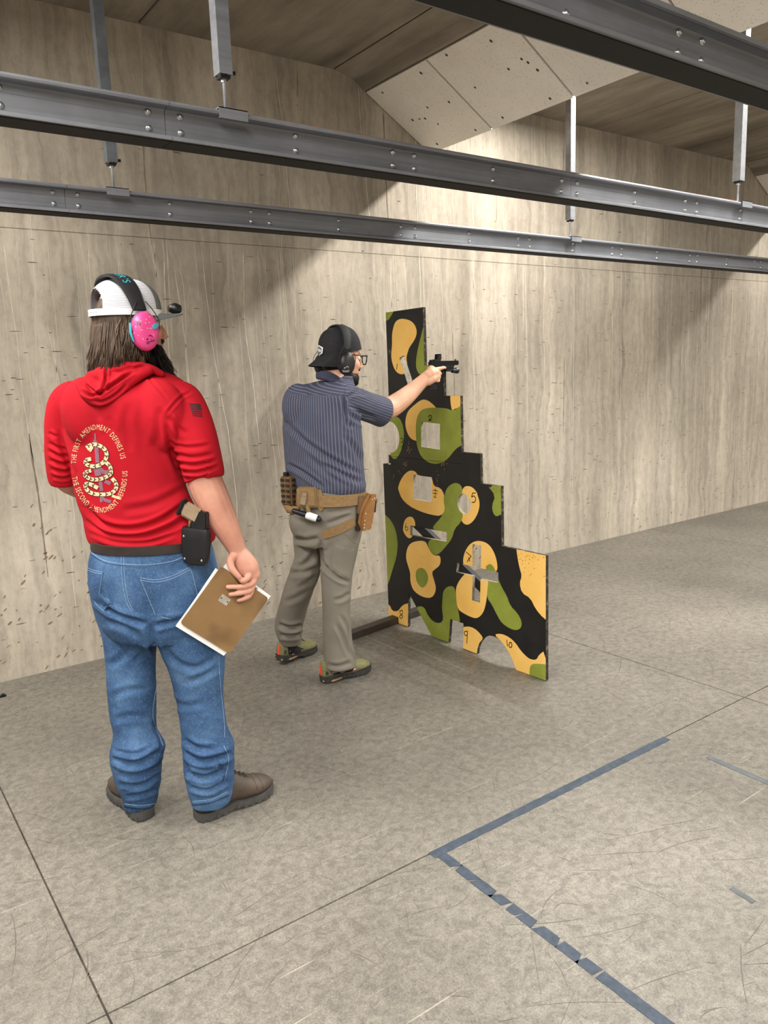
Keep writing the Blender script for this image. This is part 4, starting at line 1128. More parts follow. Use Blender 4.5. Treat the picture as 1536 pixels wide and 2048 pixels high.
# --- jeans
j = MB(); F1.loft(j, hip1, PH1, 0.74); F1.loft(j, legL1, 20, 0.98); F1.loft(j, legR1, 20, 0.98)
for sd, (x, y, dy) in ((1, (360, 1180, -0.03)), (-1, (262, 1172, 0.0))):     # seat
    c = F1.at(x, y, dy); Fj, Sj = F1.dir(PH1); j.ellipsoid(c-Fj*0.058, Sj*0.085, Fj*0.062, Vector((0, 0, 0.095)))
jm = union(j, 'jeans', 0.0042, 10)
ruffle(jm, 0.0035, (9, 9, 5), 1.0, 3.0)
ruffle(jm, 0.0045, (7, 7, 18), 4.0, 9.0, 0.16, 0.55)
J4 = lambda *a: [(140+x/3.011, 1000+y/3.011) for x, y in a]
folds(jm, [
 (J4((150,600),(280,690),(420,735),(470,745)), 5, 0.012), (J4((500,760),(600,735),(720,705)), 5, 0.010), (J4((480,740),(500,860),(540,960)), 7, 0.010),
 (J4((210,720),(330,760),(430,840)), 7, 0.006), (J4((380,970),(450,920),(520,880)), 5, 0.006), (J4((560,880),(650,980),(760,1010),(860,960)), 6, 0.006),
 (J4((690,1110),(800,1060),(900,1000)), 6, 0.005), (J4((230,1000),(300,960),(360,900)), 7, 0.005),
 (J4((245,1560),(400,1585),(555,1510)), 5, 0.016), (J4((260,1510),(380,1530),(480,1500)), 4, 0.006), (J4((285,1650),(420,1650),(545,1590)), 5, 0.012),
 (J4((300,1710),(420,1720),(520,1660)), 4, 0.008), (J4((330,1790),(440,1770),(530,1740)), 4, 0.007), (J4((500,1330),(550,1440),(560,1500)), 5, 0.008),
 (J4((690,1520),(790,1570),(900,1550),(985,1520)), 5, 0.016), (J4((680,1440),(760,1490),(880,1500)), 5, 0.008), (J4((700,1640),(820,1670),(930,1620)), 5, 0.012),
 (J4((720,1730),(830,1750),(950,1690)), 4, 0.009), (J4((880,1560),(920,1640),(930,1720)), 4, 0.006), (J4((700,1590),(740,1700)), 4, 0.005),
 (J4((560,1180),(680,1240),(820,1220)), 6, 0.004), (J4((240,1200),(330,1150),(480,1140)), 6, 0.004), (J4((250,1330),(370,1300),(470,1310)), 6, 0.004)])
jb = bvh_of(jm)
jeans = link('jeans', jm, M['denim'], man1, True)
m = MB()
patch(jb, J4((425,468),(500,462),(600,440),(722,402),(735,420),(762,560),(745,640),(690,700),(620,715),(520,690)), m, 0.0008, 5, 0, 0.002)
m.build('back_pocket', M['denim'], jeans, True)
m = MB(); patch(jb, J4((106,405),(150,418),(200,432),(185,560),(260,620),(205,665),(140,600),(108,500)), m, 0.0008, 5, 0, 0.002)
m.build('back_pocket', M['denim'], jeans, True)
m = MB(); dk = MB()
for P in (((425,468),(520,480),(620,455),(722,405)), ((428,482),(520,494),(620,470),(722,420)), ((722,405),(745,480),(765,570)), ((765,570),(740,650),(680,705),(600,715),(515,690)), ((425,475),(470,580),(515,690)),
          ((106,408),(150,424),(200,434)), ((106,420),(150,436),(198,446)), ((200,434),(190,500),(182,560)), ((182,560),(230,600),(258,622)), ((258,625),(230,645),(205,668)), ((140,600),(170,640),(205,668)),
          ((130,318),(210,365),(310,385)), ((130,330),(210,377),(310,397)), ((310,385),(450,390),(600,372),(680,345)), ((310,397),(450,402),(600,384),(680,357)),
          ((308,330),(316,480),(340,610),(372,670)), ((324,330),(332,480),(352,600),(380,665)),
          ((895,940),(905,1120),(925,1300),(930,1430)), ((925,1480),(955,1560),(930,1690)), ((735,1815),(850,1800),(950,1755)), ((330,1828),(420,1838),(512,1828)), ((520,1120),(498,1300),(545,1440),(560,1480))):
    seam(jb, J4(*P), m, 0.0009, 0.0026 if P[0][0] in (425, 428, 722, 106, 200) else 0.0008)
tag(m.build('stitching', M['stitch'], jeans), kind='stuff')
for P, w_ in (((J4((740,1828),(850,1812),(955,1768))), 7), (J4((330,1838),(420,1850),(512,1838)), 7), (J4((130,325),(210,371),(310,391)), 3), (J4((310,391),(450,396),(600,378),(680,351)), 3)):
    ribbon(jb, P, w_, dk, 0.0022, 0.0002)
tag(dk.build('seam_band', M['denim'], jeans, True), kind='stuff')
# belt
q = MB(); R_ = [F1.ring(179, 421, y, 0, PH1, 0.76, k) for y, k in ((1073, 0.98), (1074, 1.008), (1090, 1.008), (1091, 0.98))]; q.rings(R_, 0, False); beltb = bvh_of(q.mesh('tmpbelt'))
q.build('belt', M['leather'], man1, True, 40)
for x0, x1 in ((241, 244), (329, 332)):
    q = MB(); ribbon(beltb, [(x0, 1086), (x1, 1101)], 8, q, 0.004, 0.0008, 6); q.build('belt_loop', M['denim'], jeans, True, 40)

# --- red shirt with hood and pushed-up sleeves
s = MB(); F1.loft(s, torso1, PH1, 0.62)
F1.limb(s, [(345, 790, -0.06, 30), (363, 806, -0.09, 38), (378, 838, -0.12, 39.5), (389, 870, -0.14, 39), (398, 905, -0.155, 38.5), (405, 938, -0.163, 38.5), (409, 958, -0.168, 37)], n=24, dome=False)
F1.limb(s, [(160, 786, 0.06, 24), (141, 803, 0.09, 33), (131, 838, 0.11, 33), (126, 880, 0.12, 30), (124, 920, 0.135, 28), (127, 948, 0.15, 27.5), (130, 964, 0.16, 26)], n=24, dome=False)
Ft, St = F1.dir(PH1)
for x, y, dy in ((330, 830, -0.09), (195, 825, 0.0)):           # shoulder blades
    c = F1.at(x, y, dy); s.ellipsoid(c-Ft*0.045, St*0.10, Ft*0.062, Vector((0, 0, 0.12)))
s.ellipsoid(F1.at(342, 812, -0.075), F1.u*0.085, F1.n*0.07, Vector((0, 0, 0.075))); s.ellipsoid(F1.at(168, 812, 0.06), F1.u*0.08, F1.n*0.07, Vector((0, 0, 0.07)))
sm = union(s, 'shirt', 0.0042, 26)
ruffle(sm, 0.0030, (7, 7, 5), 8.0, 2.0)
C3 = lambda *a: [(60+x/3.072, 540+y/3.072) for x, y in a]
folds(sm, [
 (C3((330,1440),(450,1560),(620,1590),(800,1540),(985,1420)), 5, 0.012), (C3((345,1530),(480,1625),(680,1640),(850,1590),(975,1530)), 5, 0.010), (C3((370,1610),(520,1668),(720,1672),(900,1620)), 4, 0.008),
 (C3((560,1480),(760,1440),(960,1340)), 7, 0.005), (C3((840,880),(850,1000),(880,1140),(940,1280)), 6, 0.010), (C3((170,980),(200,1080),(260,1250)), 5, 0.007),
 (C3((600,820),(590,960),(620,1120)), 8, 0.004), (C3((790,840),(800,960),(770,1100)), 8, 0.005), (C3((480,900),(500,1000)), 8, 0.003),
 (C3((850,1060),(960,1090),(1110,1075)), 3.5, 0.006), (C3((865,1115),(980,1150),(1130,1130)), 3.5, 0.007), (C3((885,1170),(1000,1200),(1150,1170)), 3.5, 0.007), (C3((905,1225),(1020,1245),(1160,1205)), 3.5, 0.007), (C3((930,1280),(1040,1280),(1110,1255)), 3.5, 0.006),
 (C3((850,900),(900,960),(960,1010)), 5, 0.006), (C3((1000,745),(930,780),(870,845),(835,890)), 2.6, 0.004), (C3((700,630),(780,720),(850,800)), 2.6, 0.003),
 (C3((112,1060),(170,1090),(215,1110)), 3.2, 0.006), (C3((112,1110),(175,1140),(230,1150)), 3.2, 0.006), (C3((118,1165),(180,1190),(245,1195)), 3.2, 0.007), (C3((125,1220),(190,1240),(250,1235)), 3.2, 0.006), (C3((140,1270),(200,1280),(255,1270)), 3, 0.005), (C3((115,1000),(165,1030)), 3.2, 0.005)])
sb = bvh_of(sm)
shirt = link('shirt', sm, M['red'], man1, True)
# hood lying on the back
h = MB()
F1.limb(h, [(188, 752, -0.075, 8), (205, 741, -0.085, 9), (235, 735, -0.095, 9), (270, 733, -0.10, 9), (300, 737, -0.10, 8), (322, 748, -0.09, 7)], n=12)
F1.limb(h, [(160, 770, -0.085, 8), (172, 788, -0.105, 10), (190, 801, -0.115, 10), (212, 797, -0.125, 11), (240, 778, -0.13, 11), (268, 757, -0.125, 10), (298, 742, -0.11, 8)], n=12)
F1.limb(h, [(176, 762, -0.085, 10), (196, 780, -0.105, 15), (216, 778, -0.115, 17), (240, 762, -0.115, 15), (270, 746, -0.11, 10)], n=12)
F1.limb(h, [(182, 752, -0.08, 9), (210, 752, -0.095, 14), (240, 748, -0.10, 14), (276, 742, -0.10, 10)], n=12)
F1.limb(h, [(205, 755, -0.11, 7), (210, 770, -0.125, 8), (205, 785, -0.13, 8)], n=10)
hm = union(h, 'hood', 0.0036, 8)
folds(hm, [(C3((310,740),(370,770),(430,760),(520,700),(640,620)), 3, 0.012), (C3((470,590),(465,680),(440,760)), 2.6, 0.010), (C3((340,700),(380,740),(440,770)), 3, 0.010), (C3((560,640),(650,600),(710,590)), 2.4, 0.007), (C3((380,800),(440,810),(520,770),(600,700)), 2.6, 0.007), (C3((500,620),(560,620),(640,590)), 2.6, 0.007)])
link('hood', hm, M['red'], shirt, True)
# print on the back
SX = lambda x, y: (120+x/8.906, 820+y/8.904)
ec = (702, 1040); ea, eb = 452, 742; ex = (0.996, -0.087); ey = (-0.087, -0.996)
def on_ellipse(top):
    def f(t):
        a = math.radians(171-161*t) if top else math.radians(188+166*t)
        x = ec[0]+ea*math.cos(a)*ex[0]+eb*math.sin(a)*ey[0]; y = ec[1]+ea*math.cos(a)*ex[1]+eb*math.sin(a)*ey[1]
        s_ = -1 if top else 1; dx = s_*(-ea*math.sin(a)*ex[0]+eb*math.cos(a)*ey[0]); dy = s_*(-ea*math.sin(a)*ex[1]+eb*math.cos(a)*ey[1]); l = math.hypot(dx, dy)
        p = SX(x, y); return p[0], p[1], dx/l, dy/l
    # even out the spacing by arc length
    n = 200; L = [0]; Q = [f(i/n) for i in range(n+1)]
    for i in range(n): L.append(L[-1]+math.hypot(Q[i+1][0]-Q[i][0], Q[i+1][1]-Q[i][1]))
    def g_(t):
        v = t*L[-1]; k = max(i for i in range(n+1) if L[i] <= v+1e-9); k = min(k, n-1); return f((k+(v-L[k])/(L[k+1]-L[k]))/n)
    return g_
m = MB()
letters_on(sb, m, 'THE FIRST AMENDMENT DEFINES US', on_ellipse(True), 10.5, 0.62, 0.0012)
o = m.build('lettering', M['cream'], shirt); tag(o, 'cream lettering arched over the emblem'); m = MB()
letters_on(sb, m, 'THE SECOND AMENDMENT DEFENDS US', on_ellipse(False), 10.5, 0.62, 0.0012)
o = m.build('lettering', M['cream'], shirt); tag(o, 'cream lettering curved under the emblem')
m = MB()
def sx(*a): return [SX(x, y) for x, y in a]
G_ = 1
for P, w_ in ((sx((625,415),(632,560)), 3.2), (sx((600,550),(650,560)), 5), (sx((640,560),(655,700),(670,935)), 7.5), (sx((650,1030),(690,1170)), 12), (sx((700,1040),(800,1110),(930,1080)), 8), (sx((720,1270),(745,1440)), 7), (sx((800,1270),(900,1310)), 7), (sx((740,1545),(800,1600),(910,1635)), 6), (sx((735,1540),(740,1640)), 5)):
    ribbon(sb, P, w_, m, 0.0004, 0.0006, 12, G_)
m2 = MB()
coils = (sx((478,672),(530,632),(620,608),(720,640),(800,700),(835,790),(812,880),(740,960),(640,1000),(530,990),(462,945),(480,890),(560,868)),
         sx((560,1075),(475,1105),(448,1155),(520,1212),(620,1238),(740,1222),(860,1170),(915,1110),(890,1000),(825,930)),
         sx((680,1390),(560,1325),(470,1315),(462,1370),(520,1450),(620,1492),(760,1502),(880,1490),(970,1440),(1010,1360),(985,1280),(930,1215)))
for P in coils: ribbon(sb, P, 9.6, m2, 0.0004, 0.0010, 44, 2)
for P in coils: ribbon(sb, P, 7.6, m2, 0.0004, 0.0013, 44, 0)
ribbon(sb, sx((490,690),(545,655),(590,640)), 9, m2, 0.0004, 0.0014, 10, 0); ribbon(sb, sx((540,740),(570,690),(585,655)), 4, m2, 0.0004, 0.0014, 8, 0)
ribbon(sb, sx((930,1525),(990,1548),(1070,1572)), 5, m2, 0.0004, 0.0012, 10, 0)
for P in coils:
    Q = smooth_poly(P, 40)
    for i in range(2, 38, 3):
        a, b_ = Q[i-1], Q[i+1]; tx, ty = b_[0]-a[0], b_[1]-a[1]; l = math.hypot(tx, ty) or 1; nx, ny = -ty/l, tx/l; c = Q[i]
        ribbon(sb, [(c[0]-nx*3.6, c[1]-ny*3.6), (c[0]+tx/l*1.2, c[1]+ty/l*1.2), (c[0]+nx*3.6, c[1]+ny*3.6)], 1.9, m2, 0.0003, 0.0018, 6, 2)
        ribbon(sb, [(c[0]+tx/l*2.5, c[1]+ty/l*2.5), (c[0]+tx/l*4.5, c[1]+ty/l*4.5)], 2.2, m2, 0.0003, 0.0018, 3, 2)
o = m2.build('snake_emblem', [M['cream'], M['printgrey'], M['printdark']], shirt); tag(o, 'cream snake coiled in a printed emblem')
o = m.build('rifle_emblem', [M['cream'], M['printgrey']], shirt); tag(o, 'grey rifle print behind the coiled snake')
m = MB()
for i in range(6):
    ribbon(sb, C3((978+4*i, 822+14*i), (1010+4*i, 826+14*i), (1046+2.5*i, 828+14*i)), 2.6, m, 0.0003, 0.0008, 8)
patch(sb, C3((1022,820),(1046,824),(1056,862),(1030,860)), m, 0.0009, 4)
o = m.build('sleeve_flag', M['printdark'], shirt); tag(o, 'dark striped flag print on the sleeve')
m = MB(); ribbon(sb, C3((1082,1170),(1096,1230),(1092,1275)), 7, m, 0.0018, 0.0004, 8); m.build('sleeve_tab', M['red'], shirt, True, 40)

# --- hair and beard
rs = random.Random(5); m = MB()
c0 = hc
base = MB(); base.ellipsoid(hc-hF*0.022+hU*0.01, hS*0.083, hF*0.098, hU*0.11); base.ellipsoid(hc-hF*0.050-hU*0.10, hS*0.080, hF*0.066, hU*0.085)
F1.limb(base, [(224, 640, 0.02, 34), (220, 680, 0.02, 34), (215, 712, 0.015, 28)], n=18)
hm_ = union(base, 'hair', 0.006, 4); hair = link('hair', hm_, M['hair'], man1, True)
for i in range(900):
    th = math.radians(rs.uniform(172, 372))                 # from left temple round the back to the right
    a = hc+hS*(math.cos(th)*0.084)+hF*(math.sin(th)*0.098-0.014)+hU*rs.uniform(-0.03, 0.022)
    out = (hS*math.cos(th)+hF*math.sin(th)).normalized(); deg = math.degrees(th)
    L = (rs.uniform(0.11, 0.165) if deg < 330 else rs.uniform(0.06, 0.10)); fl = rs.uniform(-0.004, 0.030)+0.012*(deg < 230); side = rs.uniform(-0.016, 0.016); tn = hU.cross(out)
    P = [a+out*(0.004*math.sin(math.pi*t)+fl*(t**1.6))+tn*(side*t+0.003*math.sin(5*t+i))-hU*(L*t)-hF*(0.012*t) for t in (0, 0.2, 0.4, 0.6, 0.8, 1.0)]
    m.tube(P, [0.0020, 0.0032, 0.0032, 0.0028, 0.0020, 0.0006], 4)
o = m.build('hair_strand', M['hair'], hair, True); tag(o, kind='stuff')
bb = MB(); bb.ellipsoid(hc+hF*0.055-hU*0.105, hS*0.060, hF*0.055, hU*0.060); bb.ellipsoid(hc+hF*0.085-hU*0.150, hS*0.050, hF*0.050, hU*0.062)
bb.ellipsoid(hc+hF*0.020-hU*0.085, hS*0.066, hF*0.045, hU*0.045); bb.ellipsoid(hc+hF*0.098-hU*0.052, hS*0.028, hF*0.012, hU*0.010)
bm_ = union(bb, 'beard', 0.006, 3); beard = link('beard', bm_, M['beard'], man1, True); m = MB()
for i in range(800):
    th = rs.uniform(-1.35, 1.35); v = rs.random()
    out = (hF*math.cos(th)+hS*math.sin(th)).normalized(); a = hc+hF*(0.02+0.04*v)+hF*(math.cos(th)*0.062)+hS*(math.sin(th)*0.060)-hU*(0.055+0.11*v)
    L = rs.uniform(0.03, 0.075)
    P = [a, a+(out*0.5-hU*0.8)*L*0.5+hS*rs.uniform(-.004, .004), a+(out*rs.uniform(0.1, 0.6)-hU)*L+hS*rs.uniform(-.012, .012)+hF*rs.uniform(-.008, .012)]
    m.tube(P, [0.0022, 0.0018, 0.0004], 4)
o = m.build('beard_strand', M['beard'], beard, True); tag(o, kind='stuff')

# --- cap, ear muffs
cc = F1.at(252, 621, 0.0); cU = hU
cp1 = cap(man1, cc, hF, hS, cU, 0.092, 0.118, 0.100, [M['capmesh'], M['capgrey'], M['capgrey'], M['capgrey']], 0.082, -0.12, True, 0.62)
q = MB(); n = 48
def cring(z, k, kk=0): return [cc+hS*((0.092+k)*math.cos(2*math.pi*i/n))+hF*((0.118+k)*math.sin(2*math.pi*i/n))+cU*z for i in range(n)]
R_ = [cring(-0.021, 0.0008), cring(-0.021, 0.003), cring(0.0, 0.003), cring(0.0, 0.0008)]
q.rings(R_, 0, False); q.build('sweatband_strap', M['capwhite'], cp1, True, 40)
q = MB()
for i in range(5):
    th = math.radians(262+7*i); p = cc+hS*(0.0955*math.cos(th))+hF*(0.1215*math.sin(th))-cU*0.010; o_ = (hS*math.cos(th)+hF*math.sin(th))
    q.ellipsoid(p, o_.cross(cU)*0.0022, o_*0.0012, cU*0.0022, 8, 6)
q.build('snap_stud', M['zinc'], cp1, True)
q = MB(); p = cc+hF*(0.118+0.058)+cU*0.010; q.ellipsoid(p, hF*0.020, hS*0.020, hU*0.019); q.tube([p-hF*0.022, p, p+hF*0.018], [0.012, 0.0195, 0.014], 14); obox(q, p-cU*0.020, hF*0.012, hS*0.010, cU*0.004)
q.build('clip_on_light', M['blk'], cp1, True)
def muffs(parent, cuppt, out, F, U, top, wid_, a, b, dep, mats, thick, k_in=0.0, tilt=0.0, wires=True):
    """band over the head plus two cups; returns the band object that carries the other pieces"""
    mid = top; half = (cuppt-mid).dot(out); c2 = cuppt-out*(2*half)
    q = MB(); R_ = []; nseg = 36
    zc = (cuppt+c2)/2; H_ = (top-zc).dot(U); Fo = (top-zc).dot(F)
    for i in range(nseg+1):
        t = math.radians(16+148*i/nseg); p = zc+out*(half*math.copysign(abs(math.cos(t))**0.8, math.cos(t)))+U*(H_*math.sin(t)**0.8)+F*(Fo*math.sin(t))
        nn_ = (out*math.cos(t)+U*math.sin(t)).normalized(); w_ = wid_*(0.55+0.45*math.sin(t))
        pr = [(-w_, 0), (-w_*0.96, thick*0.8), (-w_*0.7, thick), (w_*0.7, thick), (w_*0.96, thick*0.8), (w_, 0)]
        R_.append([p+F*x+nn_*y for x, y in pr])
    q.rings(R_); band = q.build('ear_muffs', mats[0], parent, True, 40)
    e_ = MB()
    for sd in (-1, 1):
        e_.tube([r[0]+(r[5]-r[0])*(0.03 if sd < 0 else 0.97)+(r[2]-r[0])*0.5 for r in R_], 0.0022, 6)
    e_.build('band_piping', mats[3], band, True)
    for sd, cpt in ((1, cuppt), (-1, c2)):
        q = MB(); ear_cup(q, cpt, out*sd, F, U, a, b, dep, 0, 1); q.build('ear_cup', [mats[1], mats[2]], band, True, 50)
        if wires:
            q = MB(); e0 = cpt+out*sd*(dep*0.35)
            for f_ in (-1, 1):
                q.tube(spline([e0+F*(f_*a*1.04)-U*(b*0.1), e0+F*(f_*a*1.15)+U*(b*0.55), e0+F*(f_*a*0.72)+U*(b*1.15)-out*sd*0.004, e0+F*(f_*wid_*0.45)+U*(b*1.55)-out*sd*0.012], 14), 0.0016, 6)
            q.build('wire_yoke', mats[2], band, True)
    return band, R_
cup = F1.at(287.5, 663, -0.135); topm = cc+cU*0.102-hF*0.040
bd, BR = muffs(man1, cup, hS, hF, hU, topm, 0.030, 0.042, 0.060, 0.036, [M['pad'], M['pink'], M['pad'], M['blk']], 0.010)
bdm = MB()
cupm = MB(); ear_cup(cupm, cup, hS, hF, hU, 0.042, 0.060, 0.036); cb = bvh_of(cupm.mesh('tmp'))
for t_, col in (((1,), 0),):
    q = MB()
    H6 = lambda *a: [(150+x/6.144, 540+y/6.144) for x, y in a]
    for P in (((860,640),(872,660)), ((800,735),(830,738)), ((880,710),(900,722)), ((920,720),(940,716)), ((740,690),(752,706)), ((905,575),(925,580)), ((720,780),(735,770)), ((830,840),(842,856)), ((905,650),(920,642)), ((870,600),(880,615)), ((800,620),(812,632)), ((960,790),(972,800)), ((770,800),(786,806))):
        ribbon(cb, H6(*P), 1.2, q, 0.0003, 0.0005, 4)
    o = q.build('sprinkle_print', M['cream'], bd); tag(o, kind='stuff')
    q = MB(); patch(cb, H6((950,680),(985,655),(1010,670),(1008,705),(975,728),(952,722)), q, 0.0012, 4, 0, 0.003); o = q.build('button_pad', M['teal'], bd, True)
    q = MB(); patch(cb, H6((752,640),(790,620),(812,660),(800,690),(760,690)), q, 0.0005, 4); o = q.build('print_blot', M['printgrey'], bd)
    q = MB()
    for P in (((880,862),(890,840),(898,858)), ((905,815),(920,800),(940,808),(948,830)), ((930,850),(940,862)), ((875,885),(925,880),(970,868)), ((878,905),(915,902)), ((962,850),(970,872))):
        ribbon(cb, H6(*P), 1.5, q, 0.0003, 0.0006, 6)
    q.build('cup_logo', M['pad'], bd)
p0 = cup-hF*0.046+hS*0.012; q = MB(); q.tube([p0+hU*0.022-hF*0.002, p0-hU*0.004-hF*0.003, p0-hU*0.030+hF*0.004], [0.005, 0.007, 0.004], 10, 0, 0.5, hS, True, True)
q.build('volume_dial', M['teal'], bd, True)
# name stitched along the band
q = MB()
path = [(r[2]+r[3])/2 for r in BR]; nrm_ = [((r[2]+r[3])/2-(r[0]+r[5])/2).normalized() for r in BR]
def band_text(q, text, i0, i1, h):
    P = path[i0:i1+1]; Nn = nrm_[i0:i1+1]; P = P[::-1]; Nn = Nn[::-1]; L = [0.0]
    for a_, b_ in zip(P[:-1], P[1:]): L.append(L[-1]+(b_-a_).length)
    W = [max(p[0] for p in gl(ch)[0])-min(p[0] for p in gl(ch)[0])+0.14 for ch in text]; k = h/0.7; x = 0.0
    sc = L[-1]/(sum(W)*k)
    for ch, w_ in zip(text, W):
        c = (x+w_/2)*k*sc; x += w_; j_ = max(i for i in range(len(L)-1) if L[i] <= c+1e-9); t = (c-L[j_])/(L[j_+1]-L[j_])
        p = P[j_].lerp(P[j_+1], t); n_ = Nn[j_].lerp(Nn[j_+1], t).normalized(); T_ = (P[j_+1]-P[j_]).normalized(); up_ = n_.cross(T_).normalized(); up_ = up_ if up_.dot(hF) > 0 else -up_
        v, f = gl(ch); x0 = min(p_[0] for p_ in v); x1 = max(p_[0] for p_ in v)
        q.add([p+T_*((a_-(x0+x1)/2)*k*min(1.0, sc))+up_*((b_-0.35)*k)+n_*0.0007 for a_, b_ in v], f)
band_text(q, "WALKER'S", 8, 23, 0.026)
q.build('band_lettering', M['teal'], bd)

# --- boots
u_, s_ = shoe(man1, (0.763, 2.597, 0), (-0.05, 1, 0), 0.305, 0.105, [M['boot'], M['bootsole']], 'boot', 0.150, toe_h=0.080, lacemat=M['lace'], toe_seam=True)
u_, s_ = shoe(man1, (0.900, 2.482, 0), (1, 0.05, 0), 0.315, 0.108, [M['boot'], M['bootsole']], 'boot', 0.150, toe_h=0.080, lacemat=M['lace'], toe_seam=True)

# --- holster with pistol at the right hip
hx = F1.u*0.86-F1.n*0.51; hn = -F1.n*0.86-F1.u*0.51; hz = Vector((0, 0, 1)); t_ = (hx*0.10+hz*0.995).normalized(); r_ = (hx*0.995-hz*0.10).normalized()
ho = F1.at(392, 1090, -0.205)
q = MB(); R_ = []
for z, w_, d_ in ((0.058, 0.046, 0.017), (0.045, 0.049, 0.020), (0.01, 0.049, 0.021), (-0.035, 0.046, 0.021), (-0.058, 0.040, 0.018), (-0.066, 0.030, 0.012)):
    R_.append([ho+t_*z+r_*(w_*math.copysign(abs(math.cos(a))**0.55, math.cos(a)))+hn*(d_*math.copysign(abs(math.sin(a))**0.55, math.sin(a))) for a in [2*math.pi*i/28 for i in range(28)]])
q.rings(R_); hol = q.build('holster', M['blk'], man1, True, 60)
q = MB(); obox(q, ho-hn*0.026-r_*0.01+t_*0.02, r_*0.040, hn*0.006, t_*0.035, 0.002); q.build('belt_loop_plate', M['blk'], hol)
q = MB()
for a, b_ in ((-0.034, 0.03), (0.03, -0.045), (-0.03, -0.045)): q.ellipsoid(ho+r_*a+t_*b_+hn*0.020, r_*0.004, hn*0.002, t_*0.004, 10, 6)
q.build('rivet', M['bolt'], hol, True)
gun1 = empty('holstered_pistol', ho+t_*0.05, 0); tag(gun1, 'tan-gripped pistol tucked in the black hip holster of the red-shirted person', 'pistol')
gd = (hz*0.55-r_*0.80-hn*0.05).normalized()     # grip leans back
gu = (t_*0.6+r_*0.0).normalized(); q = MB()
go = ho+t_*0.098+r_*0.004
gp = (t_*0.40-r_*0.92).normalized(); gq = hn.cross(gp).normalized()
obox(q, go+gp*0.022, gp*0.034, gq*0.025, hn*0.0145, 0.008); q.build('grip', M['fde'], gun1, True, 40)
q = MB(); obox(q, go+gp*0.060, gp*0.006, gq*0.028, hn*0.016, 0.003); q.build('magazine_base', M['blk'], gun1)
q = MB(); obox(q, ho+t_*0.078+r_*0.014, t_*0.036, r_*0.026, hn*0.013, 0.003); q.build('slide', M['blk'], gun1)
q = MB(); q.tube([ho+t_*0.086-r_*0.006, ho+t_*0.078-r_*0.022, ho+t_*0.058-r_*0.024], 0.005, 8); q.build('trigger_guard', M['fde'], gun1, True)

# --- clipboard
TL, TR, BR_, BL = F1.at(435.5, 1127, -0.215), F1.at(530, 1193, -0.185), F1.at(467, 1310.5, -0.205), F1.at(367.5, 1251, -0.235)
cen = (TL+TR+BR_+BL)/4; exx = ((TR-TL)+(BR_-BL)).normalized(); eyy = ((TL-BL)+(TR-BR_)); nz = exx.cross(eyy).normalized(); eyy = nz.cross(exx).normalized(); nz = nz if nz.dot(CAM-cen) > 0 else -nz
wx = ((TR-TL).length+(BR_-BL).length)/4; hy = ((TL-BL).length+(TR-BR_).length)/4
clip = empty('clipboard', BL*0.5+BR_*0.5); tag(clip, 'brown hardboard clipboard with white papers held in a hand beside the jeans', 'clipboard')
def rrect(w_, h_, r, n=5):
    o_ = []
    for sx_, sy_, a0 in ((1, 1, 0), (-1, 1, 90), (-1, -1, 180), (1, -1, 270)):
        for i in range(n+1):
            a = math.radians(a0+90*i/n); o_.append((sx_*(w_-r)+r*math.cos(a), sy_*(h_-r)+r*math.sin(a)))
    return o_
q = MB(); plate(q, cen, exx, eyy, nz, rrect(wx, hy, 0.011), -0.0015, 0.0015); q.build('board', M['hardboard'], clip)
for i, (a, b_, g_) in enumerate(((-0.006, -0.018, 0), (-0.009, -0.012, 0.03), (0.004, 0.014, -0.03))):
    e1 = exx*math.cos(g_)+eyy*math.sin(g_); e2 = eyy*math.cos(g_)-exx*math.sin(g_)
    q = MB(); R_ = []
    for k_ in range(9):
        y = -hy*0.99+2*hy*0.99*k_/8; bend = -0.010*max(0, (-y/hy-0.3))**2-0.004*(1 if i == 1 else 0.3)*abs(y/hy)
        R_.append([cen+exx*a+eyy*b_+e1*x+e2*y+nz*(-0.0025-0.0012*i+bend+dz) for x, dz in ((-wx*0.97, 0), (wx*0.97, 0), (wx*0.97, -0.0006), (-wx*0.97, -0.0006))])
    q.rings(R_); q.build('paper', M['paper'], clip)
pc = F1.at(449, 1200, -0.213); pc = pc+nz*((cen-pc).dot(nz)+0.0015)
q = MB(); plate(q, pc, exx, eyy, nz, rrect(0.018, 0.013, 0.002), 0.0, 0.0012); o = q.build('clip_plate', M['steelclip'], clip)
q = MB()
for a in (-0.013, 0.013): q.ellipsoid(pc+exx*a+nz*0.0012, exx*0.0025, eyy*0.0025, nz*0.0015, 10, 6)
q.build('rivet', M['blk'], o, True)
tp = cen+eyy*hy; q = MB(); obox(q, tp-eyy*0.012-nz*0.010, exx*0.055, eyy*0.016, nz*0.005, 0.002); q.tube([tp-exx*0.05+eyy*0.006-nz*0.008, tp+exx*0.05+eyy*0.006-nz*0.008], 0.006, 10); q.build('spring_clip', M['zinc'], clip, True, 40)
